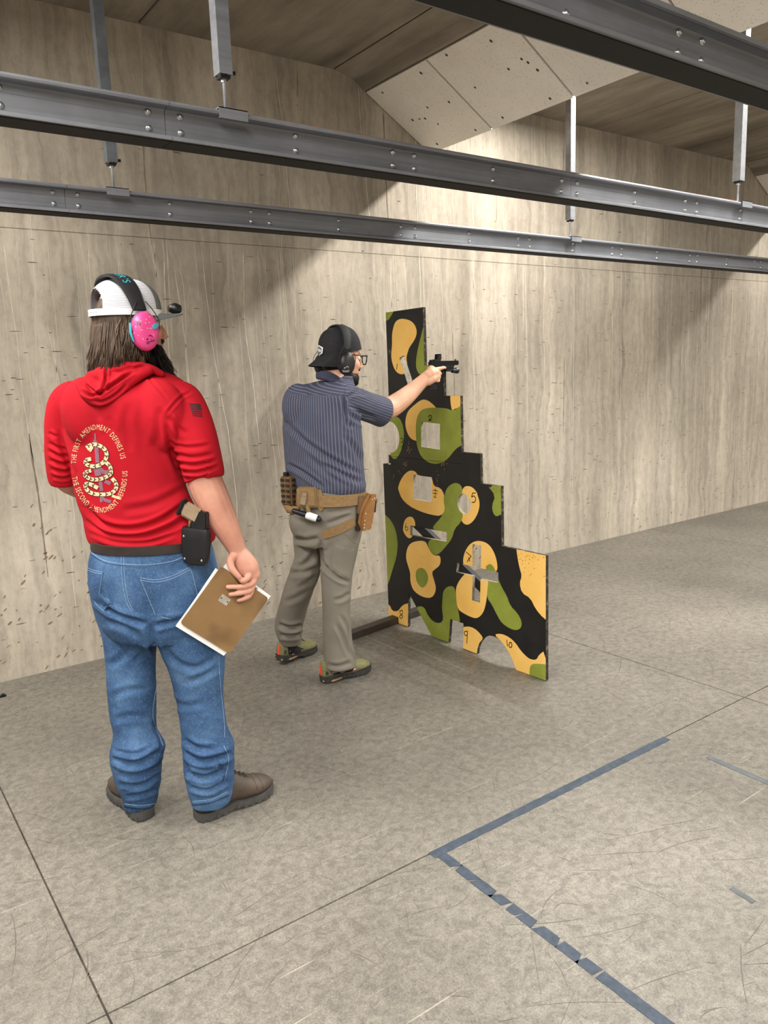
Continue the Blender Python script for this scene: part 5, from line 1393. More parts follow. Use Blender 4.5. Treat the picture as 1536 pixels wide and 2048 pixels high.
# ================================================================ person shooting in the striped shirt
def mat_stripe():
    k = N('navy_pinstripe', 0.8, 0, 0.25)
    at = k.n('ShaderNodeAttribute', attribute_name='stripe').outputs['Fac']
    f = k.math('FRACT', k.math('MULTIPLY', at, 1/0.0135))
    tri = k.math('ABSOLUTE', k.math('SUBTRACT', f, 0.5))
    v = k.coord(); n = k.noise(v, 9, 3)
    base = k.ramp(n, [(0.3, S(60, 64, 84)), (0.7, S(72, 76, 96))])
    c = k.mix(k.ramp(tri, [(0.09, 1.0), (0.16, 0.0)]), base, S(108, 107, 118))
    k.color(c); k.bump(k.noise(v, 700, 2), 0.12, 0.001); return k.m
M['stripe'] = mat_stripe()
M['navy'] = speck('navy_collar', S(52, 55, 74), 0.12, 60, 0.85)
M['khaki'] = mat_knit('grey_khaki_twill', S(120, 114, 104), 0.10, 700, 0.15)
M['coyote'] = speck('coyote_webbing', S(132, 104, 66), 0.16, 70, 0.75, bump=0.2)
M['coyote_dk'] = speck('brown_nylon', S(104, 78, 50), 0.22, 60, 0.8, bump=0.2)
M['kydex'] = speck('tan_holster_shell', S(138, 96, 52), 0.14, 30, 0.45)
M['olive'] = speck('olive_mesh', S(118, 116, 78), 0.18, 90, 0.8, bump=0.3)
M['shoeblk'] = speck('dark_rubber', S(48, 46, 44), 0.25, 50, 0.7)
M['gum'] = speck('gum_rubber', S(150, 122, 84), 0.2, 60, 0.7)
M['redtab'] = speck('red_orange_tab', S(226, 74, 54), 0.08, 60, 0.6)
M['gunblk'] = speck('gun_black', S(18, 18, 20), 0.3, 30, 0.35, 0.3)
M['glass'] = None
def mat_glass():
    k = N('clear_lens', 0.05, 0, 0.5); k.b.inputs['Transmission Weight'].default_value = 1.0; k.b.inputs['IOR'].default_value = 1.05; k.color((0.95, 0.96, 0.96, 1)); return k.m
M['glass'] = mat_glass()

F2 = Fig((1.98, 3.36, 0.0))
man2 = empty('person', F2.base, math.atan2(F2.u.y, F2.u.x))
tag(man2, 'person in navy striped shirt and backwards black cap aiming a pistol past the barricade', 'person', 'people on the range')
PH2 = 40
torso2 = [(668, 705, 752, 0.03), (640, 706, 760, 0.03), (600, 708, 770, 0.02), (577, 712, 786, 0.02), (567, 716, 808, 0.02), (565, 720, 845, 0.02), (566, 723, 885, 0.02), (569, 725, 925, 0.02), (573, 728, 958, 0.02), (576, 730, 972, 0.02), (584, 726, 986, 0.02)]
hip2 = [(584, 727, 975, 0.02), (584, 727, 990, 0.02), (585, 727, 1012, 0.02), (585, 726, 1040, 0.02), (586, 723, 1066, 0.02), (592, 718, 1085, 0.02)]
legL2 = [(585, 655, 1055, 0.05), (587, 643, 1085, 0.06), (589, 641, 1112, 0.07), (580, 641, 1140, 0.09), (570, 632, 1168, 0.11), (561, 621, 1198, 0.13), (553, 612, 1228, 0.16), (550, 606, 1252, 0.18), (554, 604, 1270, 0.19), (561, 603, 1287, 0.20)]
legR2 = [(626, 724, 1055, -0.02), (636, 720, 1080, -0.04), (640, 714, 1108, -0.05), (642, 707, 1140, -0.06), (643, 703, 1172, -0.07), (645, 700, 1215, -0.08), (646, 701, 1250, -0.09), (647, 704, 1280, -0.095), (648, 709, 1308, -0.10), (650, 712, 1332, -0.10)]
gF, gS = F2.dir(63); gU = Vector((0, 0, 1)); tl_ = math.radians(4)
gF = (gF*math.cos(tl_)-gU*math.sin(tl_)).normalized(); gU = gS.cross(gF).normalized(); gU = gU if gU.z > 0 else -gU
gc = F2.at(682, 717, 0.05)
b = MB(); head(b, gc, gF, gS, gU)
b.tube([gc-gU*0.05-gF*0.02, gc-gU*0.11-gF*0.035, gc-gU*0.16-gF*0.055, gc-gU*0.25-gF*0.075], [0.058, 0.060, 0.068, 0.09], 20)
F2.loft(b, torso2, PH2, 0.62, 0.90); F2.loft(b, hip2, PH2, 0.72, 0.90); F2.loft(b, legL2[:-2], 20, 0.95, 0.72); F2.loft(b, legR2[:-2], 20, 0.95, 0.72)
for a_, d_ in ((F2.at(582, 1284, 0.20), Vector((0.93, 0.33, 0))), (F2.at(682, 1330, -0.10), Vector((1, -0.08, 0)))):
    b.tube([a_+Vector((0, 0, 0.14)), a_+Vector((0, 0, 0.03)), Vector((a_.x, a_.y, 0.060))+d_*0.0, Vector((a_.x, a_.y, 0.040))+d_*0.09], [0.042, 0.028, 0.022, 0.010], 12, 0, 1, None, True, True)
# raised right arm
GX = Vector((1, 0, 0)); GZ = Vector((0, 0, 1)); GY = Vector((0, 1, 0))
gun_o = F2.at(861, 733, 0.252)                       # rear of the slide, bottom edge
wr = gun_o-GX*0.030-GZ*0.058-GY*0.004
pw = F2.at(852, 757, 0.26)
F2.limb(b, [(690, 802, -0.06, 19), (715, 812, 0.00, 21), (742, 820, 0.06, 21), (768, 819, 0.12, 21), (784, 813, 0.155, 21), (804, 799, 0.18, 19), (824, 782, 0.205, 16), (841, 766, 0.222, 13.2), (852, 756, 0.230, 12.0), (858, 752, 0.235, 12.5)])
# left arm folded against the chest, out of sight
F2.limb(b, [(600, 800, 0.10, 17), (612, 850, 0.22, 17), (622, 905, 0.28, 17), (640, 900, 0.36, 15), (665, 880, 0.40, 12)])
hand(b, F2.at(665, 880, 0.40), F2.u*0.8+GZ*0.5, -F2.n, GZ, [0.5]*4)
# shooting hand
gw = 0.0130
grip_top = gun_o+GX*0.030-GZ*0.004; ga = (-GZ*0.95-GX*0.30).normalized()     # grip axis, leaning back
def gpt(a, x, y): return grip_top+ga*a+GX*x+GY*y
b.tube([F2.at(853, 756, 0.230), gpt(0.045, -0.045, -0.012), gpt(0.030, -0.030, -0.020), gpt(0.030, -0.008, -0.024)], [0.028, 0.030, 0.029, 0.022], 16, 0, 1, None, True, True)
b.tube([gpt(0.075, -0.040, -0.014), gpt(0.060, -0.020, -0.024), gpt(0.050, 0.002, -0.026)], [0.026, 0.026, 0.020], 14, 0, 1, None, True, True)
b.tube([gpt(0.004, -0.030, -0.006), gpt(0.012, -0.026, -0.016), gpt(0.03, -0.02, -0.02)], [0.016, 0.020, 0.022], 12, 0, 1, None, True, True)
for a0, r_ in ((0.034, 0.0100), (0.054, 0.0100), (0.073, 0.0092)):
    b.tube([gpt(a0, -0.002, -0.028), gpt(a0+0.002, 0.024, -0.027), gpt(a0+0.003, 0.036, -0.012), gpt(a0+0.003, 0.036, 0.012), gpt(a0+0.002, 0.022, 0.024), gpt(a0, 0.004, 0.022)], [r_*1.1, r_, r_, r_*0.95, r_*0.9, r_*0.8], 10, 0, 1, None, True, True)
b.tube([gpt(0.012, -0.004, -0.026), gpt(0.008, 0.024, -0.022), gpt(0.004, 0.046, -0.019), gpt(0.006, 0.060, -0.016)], [0.0115, 0.0100, 0.0090, 0.0075], 10, 0, 1, None, True, True)
b.tube([gpt(0.020, -0.030, 0.004), gpt(0.006, -0.022, 0.020), gpt(0.000, 0.004, 0.022), gpt(-0.002, 0.030, 0.020)], [0.015, 0.013, 0.011, 0.009], 10, 0, 1, None, True, True)
body2 = union(b, 'body', 0.0036, 4)
link('body', body2, M['skin_b'], man2, True)
eyes(gc, gF, gS, gU, man2, [M['eyew'], M['iris']])

# --- trousers
j = MB(); F2.loft(j, hip2, PH2, 0.76); F2.loft(j, legL2, 20, 0.98); F2.loft(j, legR2, 20, 1.0)
Fj, Sj = F2.dir(PH2)
for x, y, dy in ((622, 1040, 0.03), (668, 1040, -0.02)):
    j.ellipsoid(F2.at(x, y, dy)-Fj*0.060, Sj*0.080, Fj*0.060, Vector((0, 0, 0.10)))
jm = union(j, 'trousers', 0.0046, 10); ruffle(jm, 0.003, (8, 8, 5), 3.0, 2.0)
C6 = lambda *a: [(520+x/4.357, 930+y/4.357) for x, y in a]
folds(jm, [(C6((300,640),(400,660),(520,640)), 5, 0.010), (C6((310,900),(400,860),(500,740)), 5, 0.008), (C6((250,950),(380,930),(520,900)), 5, 0.008), (C6((530,820),(580,900),(680,980),(780,1020)), 4, 0.010), (C6((330,1080),(450,1000),(510,900)), 5, 0.006),
 (C6((160,1390),(260,1420),(370,1400)), 4, 0.014), (C6((170,1480),(260,1490),(350,1480)), 4, 0.010), (C6((660,1380),(720,1490),(760,1600),(800,1690)), 4, 0.008), (C6((700,1300),(760,1420),(790,1560)), 3.5, 0.006), (C6((580,1740),(680,1755),(800,1720)), 4, 0.006),
 (C6((640,1180),(720,1160),(790,1110)), 4, 0.005), (C6((560,520),(680,480),(800,430)), 4, 0.006), (C6((560,420),(680,400),(800,380)), 4, 0.005), (C6((520,650),(530,760),(530,900)), 5, 0.010), (C6((200,1200),(330,1150),(450,1060)), 5, 0.005)])
jb = bvh_of(jm); tr = link('trousers', jm, M['khaki'], man2, True)
m = MB(); patch(jb, C6((655,700),(740,720),(820,735),(790,960),(770,1005),(690,970),(600,900)), m, 0.0006, 5, 0, 0.002); m.build('cargo_pocket', M['khaki'], tr, True)
M['khaki_lt'] = speck('khaki_seam', S(138, 131, 118), 0.12, 90, 0.85); m = MB()
for P in (((820,735),(800,860),(780,1000)), ((655,705),(630,800),(600,880)), ((780,1010),(775,1150),(770,1280),(770,1420),(790,1560),(825,1690)), ((655,700),(740,722),(820,737)), ((610,640),(700,600),(790,600)), ((600,890),(700,960),(780,1005)), ((575,1770),(690,1775),(800,1735)), ((745,590),(790,650),(850,690))):
    seam(jb, C6(*P), m, 0.0012, 0.001)
tag(m.build('stitching', M['khaki_lt'], tr), kind='stuff')

# --- shirt
s = MB(); F2.loft(s, torso2, PH2, 0.66)
F2.limb(s, [(672, 786, -0.06, 20), (690, 797, -0.07, 27), (712, 806, -0.02, 29), (734, 814, 0.04, 29), (752, 820, 0.08, 29), (766, 825, 0.11, 29.5)], n=24, dome=False)
F2.limb(s, [(612, 786, 0.08, 18), (600, 805, 0.11, 23), (606, 850, 0.21, 22), (612, 880, 0.26, 22)], n=20)
s2F, s2S = F2.dir(PH2)
for x, y, dy in ((610, 815, 0.03), (668, 818, -0.02)): s.ellipsoid(F2.at(x, y, dy)-s2F*0.050, s2S*0.095, s2F*0.06, Vector((0, 0, 0.12)))
sm = union(s, 'shirt', 0.0044, 10); ruffle(sm, 0.0025, (7, 7, 5), 12.0, 2.0)
C5 = lambda *a: [(530+x/3.572, 630+y/3.573) for x, y in a]
folds(sm, [(C5((140,760),(280,900),(420,1000),(560,1080),(690,1150)), 5, 0.009), (C5((150,1060),(260,1120),(360,1190),(420,1240)), 4, 0.010), (C5((400,1060),(520,1120),(690,1200)), 5, 0.008), (C5((300,1000),(420,1110),(540,1200)), 5, 0.006),
 (C5((560,560),(570,680),(590,780),(640,800)), 4, 0.007), (C5((570,600),(640,560),(740,570)), 3, 0.005), (C5((590,700),(680,760),(780,790)), 4, 0.006), (C5((600,650),(700,700),(800,740)), 4, 0.005), (C5((200,560),(340,565),(460,575),(560,580)), 2.4, 0.003), (C5((560,520),(565,640),(560,760)), 2.2, 0.004), (C5((150,700),(160,850),(150,980)), 5, 0.005), (C5((560,860),(640,960),(690,1060)), 5, 0.006), (C5((640,545),(670,535),(700,550)), 2.5, 0.007)])
# stripe coordinate: round the trunk, along the raised sleeve, across the yoke
co, nr = arr(sm); px, py = pix(co); st = np.zeros(len(co))
cx0 = F2.at(645, 880, 0.02); rel = co-np.array(cx0); a_s = rel@np.array(s2S); a_f = rel@np.array(s2F)
ang = np.arctan2(-a_s, -a_f); st = ang*0.165+0.002*np.sin(co[:, 2]*9)
sh0, sh1 = np.array(F2.at(690, 797, -0.07)), np.array(F2.at(766, 825, 0.11)); ax = (sh1-sh0)/np.linalg.norm(sh1-sh0); up_ = np.array([0, 0, 1.0]); up_ -= ax*up_.dot(ax); up_ /= np.linalg.norm(up_); sd_ = np.cross(ax, up_)
rl = co-sh0; t_ax = rl@ax; aa = np.arctan2(rl@up_, -(rl@sd_) if (sd_@np.array(F2.n)) > 0 else rl@sd_); rad_ = np.hypot(rl@up_, rl@sd_)
slv = (px > 688+(py-790)*0.06) & (rad_ < 0.098) & (t_ax > -0.03) & (py < 868)
st[slv] = (aa*0.072)[slv]
yoke = (~slv) & (py < 789+(px-590)*0.03+np.where(px < 590, (590-px)*-0.5, 0)) & (px > 560)
st[yoke] = (co[:, 2]+0.25*a_s)[yoke]*1.0
at_ = sm.attributes.new('stripe', 'FLOAT', 'POINT'); at_.data.foreach_set('value', st)
sb2 = bvh_of(sm); shirt2 = link('shirt', sm, M['stripe'], man2, True)
m = MB(); F2.limb(m, [(636, 749, -0.02, 5), (650, 747, -0.035, 6), (668, 754, -0.035, 6), (690, 769, 0.0, 6), (700, 776, 0.05, 4)], n=12)
F2.limb(m, [(636, 754, -0.03, 5), (655, 757, -0.05, 6), (676, 768, -0.05, 5), (690, 778, -0.02, 4)], n=12)
cm = union(m, 'collar', 0.004, 6); link('collar', cm, M['navy'], shirt2, True)
m = MB(); q_ = F2.at(766, 825, 0.11)
seam(sb2, C5((575,1190),(600,1200),(640,1190)), m, 0.001, 0.0)
# --- belt and gear
q = MB(); R_ = [F2.ring(581, 729, y, 0.02, PH2, 0.78, k) for y, k in ((981, 1.0), (981.5, 1.03), (1003, 1.03), (1003.5, 1.0))]; q.rings(R_, 0, False)
belt = q.build('gun_belt', M['coyote'], man2, True, 40)
q = MB(); ribbon(jb, C6((545,610),(640,580),(730,540),(820,490)), 17, q, 0.004, 0.002, 20); q.build('thigh_strap', M['coyote'], man2, True, 40)
def face_frame(phi):
    """outward normal and tangent on the back of the belt; phi turns from straight at the camera to the right"""
    a = math.radians(phi); o_ = -F2.n*math.cos(a)+F2.u*math.sin(a); t_ = F2.u*math.cos(a)+F2.n*math.sin(a); return o_, t_
# magazine pouch (dark, laced)
o_, t_ = face_frame(-42); c = F2.at(577, 981, -0.02); z_ = GZ
q = MB(); obox(q, c, t_*0.036, o_*0.022, z_*0.072, 0.006); mp = q.build('magazine_pouch', M['coyote_dk'], man2, True, 40)
q = MB()
for i in range(5):
    for k_ in (-1, 1): obox(q, c+o_*0.023+z_*(0.055-0.027*i)+t_*(0.017*k_), t_*0.011, o_*0.004, z_*0.006, 0.001)
    for k_ in (-1, 1): obox(q, c+t_*(0.037*k_)+z_*(0.055-0.027*i), t_*0.004, o_*0.012, z_*0.005, 0.001)
tag(q.build('pouch_lacing', M['leather'], mp), kind='stuff')
q = MB(); obox(q, c+z_*0.080-t_*0.010, t_*0.014, o_*0.010, z_*0.012, 0.003); q.build('magazine', M['blk'], mp)
q = MB(); q.tube([c-z_*0.074-t_*0.03, c-z_*0.092+o_*0.006, c-z_*0.098+t_*0.03+o_*0.006, c-z_*0.085+t_*0.055], [0.016, 0.024, 0.022, 0.012], 12, 0, 0.7, None, True, True); q.build('rolled_dump_pouch', M['coyote'], man2, True)
# flap pouch with buckle
o_, t_ = face_frame(-8); c = F2.at(616, 994, -0.115)
q = MB(); obox(q, c, t_*0.050, o_*0.030, z_*0.050, 0.006); fp = q.build('utility_pouch', M['coyote'], man2, True, 40)
q = MB(); obox(q, c+o_*0.031+z_*0.004-t_*0.006, t_*0.044, o_*0.003, z_*0.044, 0.002); q.build('flap', M['coyote'], fp, True, 40)
q = MB(); q.rings([[c+t_*x+z_*y+o_*d for d, (x, y) in zip((0, 0, 0, 0, 0), ((0.046, 0.040), (0.070, 0.034), (0.090, -0.045), (0.060, -0.072), (0.044, -0.045)))], [c+t_*x+z_*y+o_*d for d, (x, y) in zip((0.02,)*5, ((0.046, 0.040), (0.070, 0.034), (0.090, -0.045), (0.060, -0.072), (0.044, -0.045)))]]); q.build('side_wing', M['coyote_dk2'] if 'coyote_dk2' in M else M['coyote'], fp, True, 40)
q = MB(); bz = (z_*0.96+t_*0.28).normalized(); bt = bz.cross(o_).normalized()
obox(q, c+o_*0.036-t_*0.018+z_*0.0, bt*0.012, o_*0.003, bz*0.036, 0.001); q.build('strap', M['coyote'], fp)
q = MB(); obox(q, c+o_*0.040-t_*0.018-z_*0.010, bt*0.014, o_*0.004, bz*0.022, 0.002); obox(q, c+o_*0.041-t_*0.012+z_*0.018, bt*0.012, o_*0.004, bz*0.009, 0.002); q.build('buckle', M['fde'], fp, True, 40)
q = MB(); q.tube([c-z_*0.04+t_*0.000+o_*0.03, c-z_*0.075+t_*0.004+o_*0.028, c-z_*0.085+t_*0.02+o_*0.02], [0.013, 0.012, 0.009], 10, 0, 0.4, None, True, True); q.build('hanging_strap', M['coyote'], fp, True)
# small torch tucked under the pouch
ta, tb = F2.at(588, 1022, -0.125), F2.at(634, 1037, -0.155); fl_ = empty('flashlight', ta); tag(fl_, 'black flashlight with white ring slung under the tan belt pouches', 'flashlight'); dv = (tb-ta)
q = MB().tube([ta, ta+dv*0.62], [0.013, 0.015], 16, 0, 1, None, True, True); q.build('body', M['blk'], fl_, True, 50)
q = MB().tube([ta+dv*0.62, ta+dv*0.92], [0.0185, 0.0185], 18, 0, 1, None, True, True); q.build('white_ring', M['capwhite'], fl_, True, 50)
q = MB().tube([ta+dv*0.95, ta+dv*1.08], [0.016, 0.014], 16, 0, 1, None, True, True); q.build('tail_cap', M['blk'], fl_, True, 50)
# empty tan holster on the right thigh
o_, t_ = face_frame(24); c = F2.at(731, 1022, -0.115); z2 = (GZ*0.985+t_*0.12).normalized(); t2 = (t_-z2*t_.dot(z2)).normalized()
q = MB(); plate(q, c, t2, z2, o_, [(-0.022, -0.095), (0.020, -0.085), (0.028, -0.05), (0.034, 0.02), (0.036, 0.07), (0.020, 0.082), (0.008, 0.060), (-0.008, 0.030), (-0.020, 0.0), (-0.024, -0.05)], 0.004, 0.030)
hl = q.build('thigh_holster', M['kydex'], man2)
q = MB(); plate(q, c, t2, z2, o_, [(-0.040, -0.060), (-0.018, -0.098), (0.0, -0.098), (-0.010, -0.02), (0.0, 0.04), (0.014, 0.085), (0.004, 0.090), (-0.022, 0.04), (-0.034, 0.0)], -0.006, 0.012); q.build('holster_edge', M['kydex'], hl)
q = MB(); obox(q, c-t2*0.028+z2*0.030-o_*0.004, t2*0.020, o_*0.010, z2*0.045, 0.004); q.build('drop_hanger', M['coyote_dk'], hl)
q = MB(); obox(q, c-t2*0.034-z2*0.03-o_*0.004, t2*0.012, o_*0.006, z2*0.07, 0.003); q.build('hanger_strap', M['leather'], hl)
q = MB(); obox(q, c+t2*0.030+z2*0.074+o_*0.010, t2*0.016, o_*0.009, z2*0.012, 0.002); obox(q, c+t2*0.046+z2*0.052+o_*0.008, t2*0.010, o_*0.008, z2*0.011, 0.002); q.build('retention_hood', M['kydex'], hl)
q = MB(); obox(q, c+t2*0.040+z2*0.025+o_*0.012, t2*0.008, o_*0.010, z2*0.030, 0.003); q.build('release_lever', M['blk'], hl)
q = MB()
for a, bq in ((0.018, 0.060), (0.030, 0.066), (-0.014, -0.01), (-0.016, -0.045), (-0.017, -0.065), (-0.017, -0.08)): q.ellipsoid(c+t2*a+z2*bq+o_*0.031, t2*0.0038, o_*0.002, z2*0.0038, 10, 6)
q.build('rivet', M['steelclip'], hl, True)

# --- beard, hair, cap, muffs, glasses
rs = random.Random(9); bb = MB(); bb.ellipsoid(gc+gF*0.040-gU*0.095, gS*0.064, gF*0.058, gU*0.044); bb.ellipsoid(gc+gF*0.074-gU*0.108, gS*0.032, gF*0.026, gU*0.030); bb.ellipsoid(gc+gF*0.010-gU*0.078, gS*0.070, gF*0.046, gU*0.038); bb.ellipsoid(gc+gF*0.098-gU*0.052, gS*0.026, gF*0.010, gU*0.008)
bb.ellipsoid(gc+gF*0.004-gU*0.098, gS*0.064, gF*0.044, gU*0.030)
bm_ = union(bb, 'beard', 0.005, 3); bd2 = link('beard', bm_, M['beard'], man2, True); m = MB()
for i in range(320):
    th = rs.uniform(-1.3, 1.3); v = rs.random(); out = (gF*math.cos(th)+gS*math.sin(th)).normalized(); a = gc+gF*(0.02)+gF*(math.cos(th)*0.066)+gS*(math.sin(th)*0.056)-gU*(0.07+0.05*v); L = rs.uniform(0.008, 0.022)
    m.tube([a, a+(out*0.5-gU*0.8)*L], [0.0016, 0.0004], 4)
tag(m.build('beard_strand', M['beard'], bd2, True), kind='stuff')
hb = MB(); hb.ellipsoid(gc-gF*0.030-gU*0.005, gS*0.080, gF*0.085, gU*0.075); link('hair', union(hb, 'hair', 0.006, 2), M['beard'], man2, True)
cU2 = (gU*0.97-gF*0.22).normalized(); cF2 = gS.cross(cU2).normalized(); cF2 = cF2 if cF2.dot(gF) > 0 else -cF2
cc2 = F2.at(680, 699, 0.05)
cp2 = cap(man2, cc2, -cF2, -gS, cU2, 0.090, 0.112, 0.112, [M['blk_soft'], M['blk_soft'], M['blk_soft'], M['blk_soft']], 0.075, 0.75, False, 0.3)
capm = MB().ellipsoid(cc2, gS*0.0925, cF2*0.115, cU2*0.113, 40, 24); cbv = bvh_of(capm.mesh('tmp3'))
H4 = lambda *a: [(600+x/9.6, 640+y/9.6) for x, y in a]
q = MB(); patch(cbv, H4((362,482),(400,500),(452,530),(440,640),(375,690),(352,680),(350,560)), q, 0.004, 3, 0); 
if q.v: q.build('hex_patch', M['capwhite'], cp2)
q = MB(); patch(cbv, H4((368,505),(400,518),(430,545),(422,625),(375,668),(360,660),(360,560)), q, 0.006, 3, 0)
if q.v: q.build('patch_field', M['capgrey'], cp2)
q = MB()
for P in (((372,560),(400,575),(420,590)), ((370,585),(400,600),(418,610))): ribbon(cbv, H4(*P), 1.3, q, 0.0006, 0.007, 6)
if q.v: q.build('patch_lettering', M['capwhite'], cp2)
cup2 = F2.at(692, 727, -0.075)
bdd, BR2 = muffs(man2, cup2, gS, gF, gU, cc2+cU2*0.114+gF*0.012, 0.024, 0.040, 0.055, 0.034, [M['pad'], M['blk'], M['pad'], M['blk']], 0.009)
cm_ = MB(); ear_cup(cm_, cup2, gS, gF, gU, 0.040, 0.055, 0.034); cb2 = bvh_of(cm_.mesh('tmp4')); q = MB()
M['logo'] = speck('pale_logo', S(160, 160, 162), 0.05, 40, 0.6)
for P in (((845,935),(858,910),(868,930)), ((880,915),(895,892),(920,896),(928,925)), ((812,968),(880,975),(945,968)), ((815,990),(880,995),(940,990))): ribbon(cb2, H4(*P), 1.3, q, 0.0004, 0.0008, 6)
q.build('cup_logo', M['logo'], bdd)
q = MB()
for s_ in (-1, 1):
    p0 = gc+gS*(s_*0.082)+gF*0.010+gU*0.016; p1 = gc+gS*(s_*0.070)+gF*0.112+gU*0.014
    q.tube([p0, p1], 0.0028, 6); L = [(0.066, 0.018), (0.012, 0.016), (0.014, -0.012), (0.026, -0.026), (0.050, -0.026), (0.064, -0.010)]
    q.tube([gc+gS*(s_*x)+gF*(0.116-x*x*1.2)+gU*z for x, z in L+[L[0]]], 0.0030, 6)
q.tube([gc+gS*0.012+gF*0.116+gU*0.012, gc+gF*0.119+gU*0.014, gc-gS*0.012+gF*0.116+gU*0.012], 0.0026, 6)
gls = q.build('eyeglasses', M['blk'], man2, True)
for s_ in (-1, 1):
    q = MB(); L = [(0.066, 0.018), (0.012, 0.016), (0.014, -0.012), (0.026, -0.026), (0.050, -0.026), (0.064, -0.010)]
    q.prism([gc+gS*(s_*x)+gF*(0.116-x*x*1.2)+gU*z for x, z in L], gF*0.0012); q.build('lens', M['glass'], gls)

# --- socks
for a_, d_ in ((F2.at(582, 1284, 0.20), Vector((0.93, 0.33, 0))), (F2.at(682, 1330, -0.10), Vector((1, -0.08, 0)))):
    MB().tube([a_+Vector((0, 0, 0.10)), a_+Vector((0, 0, 0.02)), Vector((a_.x, a_.y, 0.075)), Vector((a_.x, a_.y, 0.055))+d_*0.05], [0.046, 0.040, 0.034, 0.022], 18, 0, 1, None, True, True).build('sock', M['blk_soft'], man2, True)
# --- trail shoes
def trail(heel, f, lift=0.0):
    u_, sd = shoe(man2, heel, f, 0.295, 0.100, [M['olive'], M['shoeblk']], 'trail_shoe', 0.118, lift, 0.030, True, M['shoeblk'], 0.070)
    f = Vector(f).normalized(); s_ = Vector((f.y, -f.x, 0)); U = GZ
    if lift: heel = Vector(heel)+GZ*(0.295*0.78*math.sin(lift)); f0 = f; f = f*math.cos(lift)-GZ*math.sin(lift); U = GZ*math.cos(lift)+f0*math.sin(lift)
    H_ = Vector(heel)
    q = MB()
    for a, w_ in ((-1, 0), (1, 0)):
        q.tube([H_+f*0.012+s_*(a*0.030)+U*0.034, H_+f*0.09+s_*(a*0.040)+U*0.036, H_+f*0.17+s_*(a*0.044)+U*0.032, H_+f*0.26+s_*(a*0.040)+U*0.036], [0.006, 0.008, 0.007, 0.004], 8)
        q.tube([H_+f*0.015+s_*(a*0.028)+U*0.058, H_+f*0.08+s_*(a*0.040)+U*0.056, H_+f*0.15+s_*(a*0.044)+U*0.050], [0.012, 0.012, 0.004], 8, 0, 0.3, U)
    q.build('side_overlay', M['shoeblk'], u_, True)
    q = MB(); q.tube([H_+f*0.002+U*0.020, H_+f*0.08+U*0.016-s_*0, H_+f*0.2+U*0.018], [0.02, 0.03, 0.02], 8); 
    q = MB(); obox(q, H_+f*0.003+U*0.064, s_*0.008, f*0.003, U*0.028, 0.001); q.build('heel_tab', M['redtab'], u_)
    q = MB()
    for a in (-1, 1):
        q.tube([H_+f*0.0+s_*(a*0.018)+U*0.014, H_+f*0.05+s_*(a*0.041)+U*0.012, H_+f*0.10+s_*(a*0.041)+U*0.017], [0.005, 0.006, 0.004], 8)
    q.build('gum_sole_edge', M['gum'], u_, True)
    return u_, H_, f, s_, U
u_, H_, f_, s_, U_ = trail((1.905, 3.268, 0), (1, -0.06, 0))
# wordmark on the outer side
q = MB(); tmpb = MB(); 
def wordmark(q, H_, f_, s_, U_, side):
    x = 0.040; k = 0.011
    for ch in 'SALOMON':
        v, f = gl(ch); x0 = min(p[0] for p in v); w = max(p[0] for p in v)-x0
        q.add([H_+f_*(x+(a-x0)*k)+s_*(side*(0.0465+0.06*(x-0.06)*0))+U_*(0.055+b_*k) for a, b_ in v], f); x += (w+0.12)*k
wordmark(q, H_, f_, s_, U_, 1); q.build('wordmark', M['capwhite'], u_)
u_, H_, f_, s_, U_ = trail((1.852, 3.625, 0), (0.93, 0.30, 0), 0.10)
q = MB(); wordmark(q, H_, f_, s_, U_, 1); q.build('wordmark', M['capwhite'], u_)

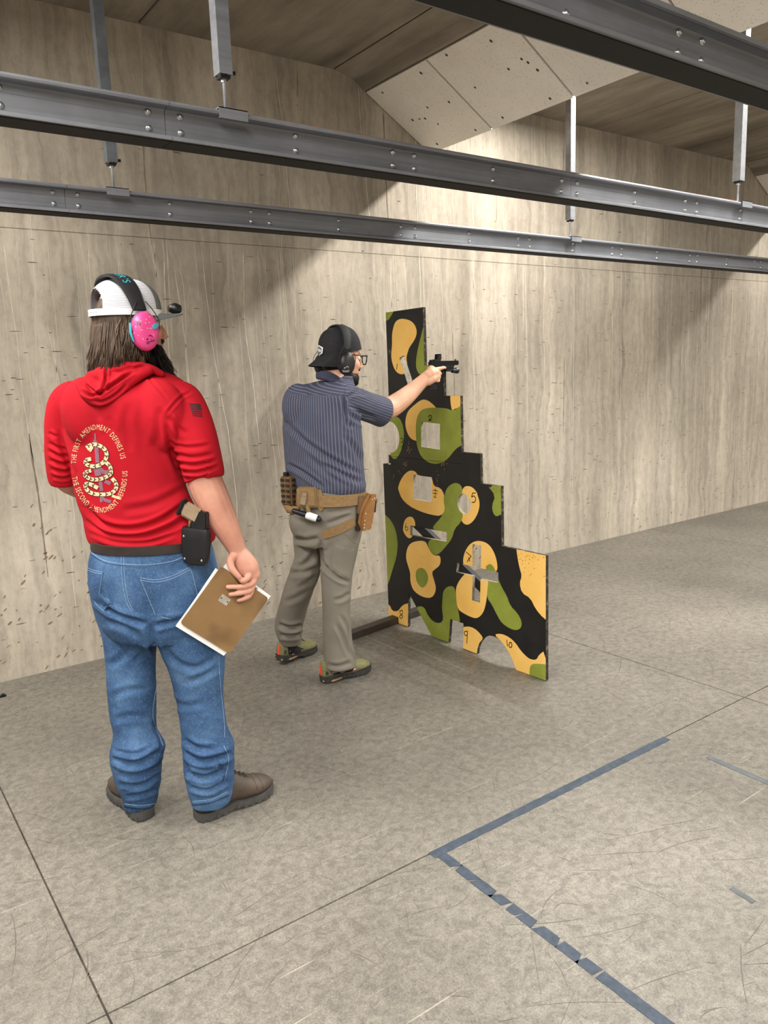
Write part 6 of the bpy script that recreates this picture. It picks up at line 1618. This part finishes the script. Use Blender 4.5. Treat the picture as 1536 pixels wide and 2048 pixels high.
# --- pistol in the hand
pis = empty('pistol', gun_o); tag(pis, 'black pistol with red-dot sight and weapon light in the raised hand', 'pistol')
G = lambda x, z, y=0.0: gun_o+GX*x+GZ*z+GY*y
q = MB(); q.prism([G(-0.004, 0.003, -gw), G(0.184, 0.003, -gw), G(0.188, 0.010, -gw), G(0.187, 0.027, -gw), G(0.004, 0.028, -gw), G(-0.005, 0.022, -gw)], GY*(2*gw)); sl = q.build('slide', M['gunblk'], pis)
q = MB()
for i in range(6):
    for sd in (-1, 1): obox(q, G(0.008+0.006*i, 0.016, sd*gw), GX*0.0012, GY*0.0012, GZ*0.010)
tag(q.build('slide_serration', M['blk'], sl), kind='stuff')
q = MB(); q.prism([G(0.0, 0.003, -0.011), G(-0.012, -0.010, -0.011), G(0.006, -0.022, -0.011), G(-0.020, -0.106, -0.011), G(0.026, -0.112, -0.011), G(0.046, -0.030, -0.011), G(0.060, -0.020, -0.011), G(0.150, -0.014, -0.011), G(0.160, 0.003, -0.011)], GY*0.022); q.build('frame', M['blk'], pis)
q = MB(); q.tube([G(0.048, -0.022), G(0.052, -0.042), G(0.072, -0.046), G(0.090, -0.034), G(0.092, -0.014)], 0.0038, 8); q.build('trigger_guard', M['blk'], pis, True)
q = MB(); obox(q, G(0.003, -0.116), GX*0.027, GY*0.0135, GZ*0.005, 0.002); q.build('magazine_base', M['blk'], pis)
q = MB(); q.prism([G(0.022, 0.028, -0.012), G(0.064, 0.028, -0.012), G(0.064, 0.040, -0.012), G(0.022, 0.036, -0.012)], GY*0.024); 
for a in (-1, 1): q.prism([G(0.040, 0.036, a*0.0125-0.002), G(0.066, 0.038, a*0.0125-0.002), G(0.064, 0.062, a*0.0125-0.002), G(0.044, 0.062, a*0.0125-0.002)], GY*0.004)
q.prism([G(0.044, 0.058, -0.0145), G(0.065, 0.058, -0.0145), G(0.064, 0.064, -0.0145), G(0.044, 0.064, -0.0145)], GY*0.029)
op = q.build('red_dot_sight', M['blk'], pis); q = MB(); q.prism([G(0.060, 0.039, -0.0105), G(0.0615, 0.039, -0.0105), G(0.0615, 0.058, -0.0105), G(0.060, 0.058, -0.0105)], GY*0.021); q.build('lens', M['glass'], op)
q = MB(); obox(q, G(0.176, 0.031), GX*0.004, GY*0.002, GZ*0.004); obox(q, G(0.004, 0.031), GX*0.005, GY*0.008, GZ*0.004); q.build('iron_sight', M['blk'], pis); 
q = MB(); obox(q, G(0.125, -0.020), GX*0.030, GY*0.014, GZ*0.010, 0.003); q.tube([G(0.150, -0.026), G(0.168, -0.026), G(0.176, -0.026), G(0.190, -0.026)], [0.012, 0.013, 0.0165, 0.0165], 16); wl_ = q.build('weapon_light', M['blk'], pis, True, 40)
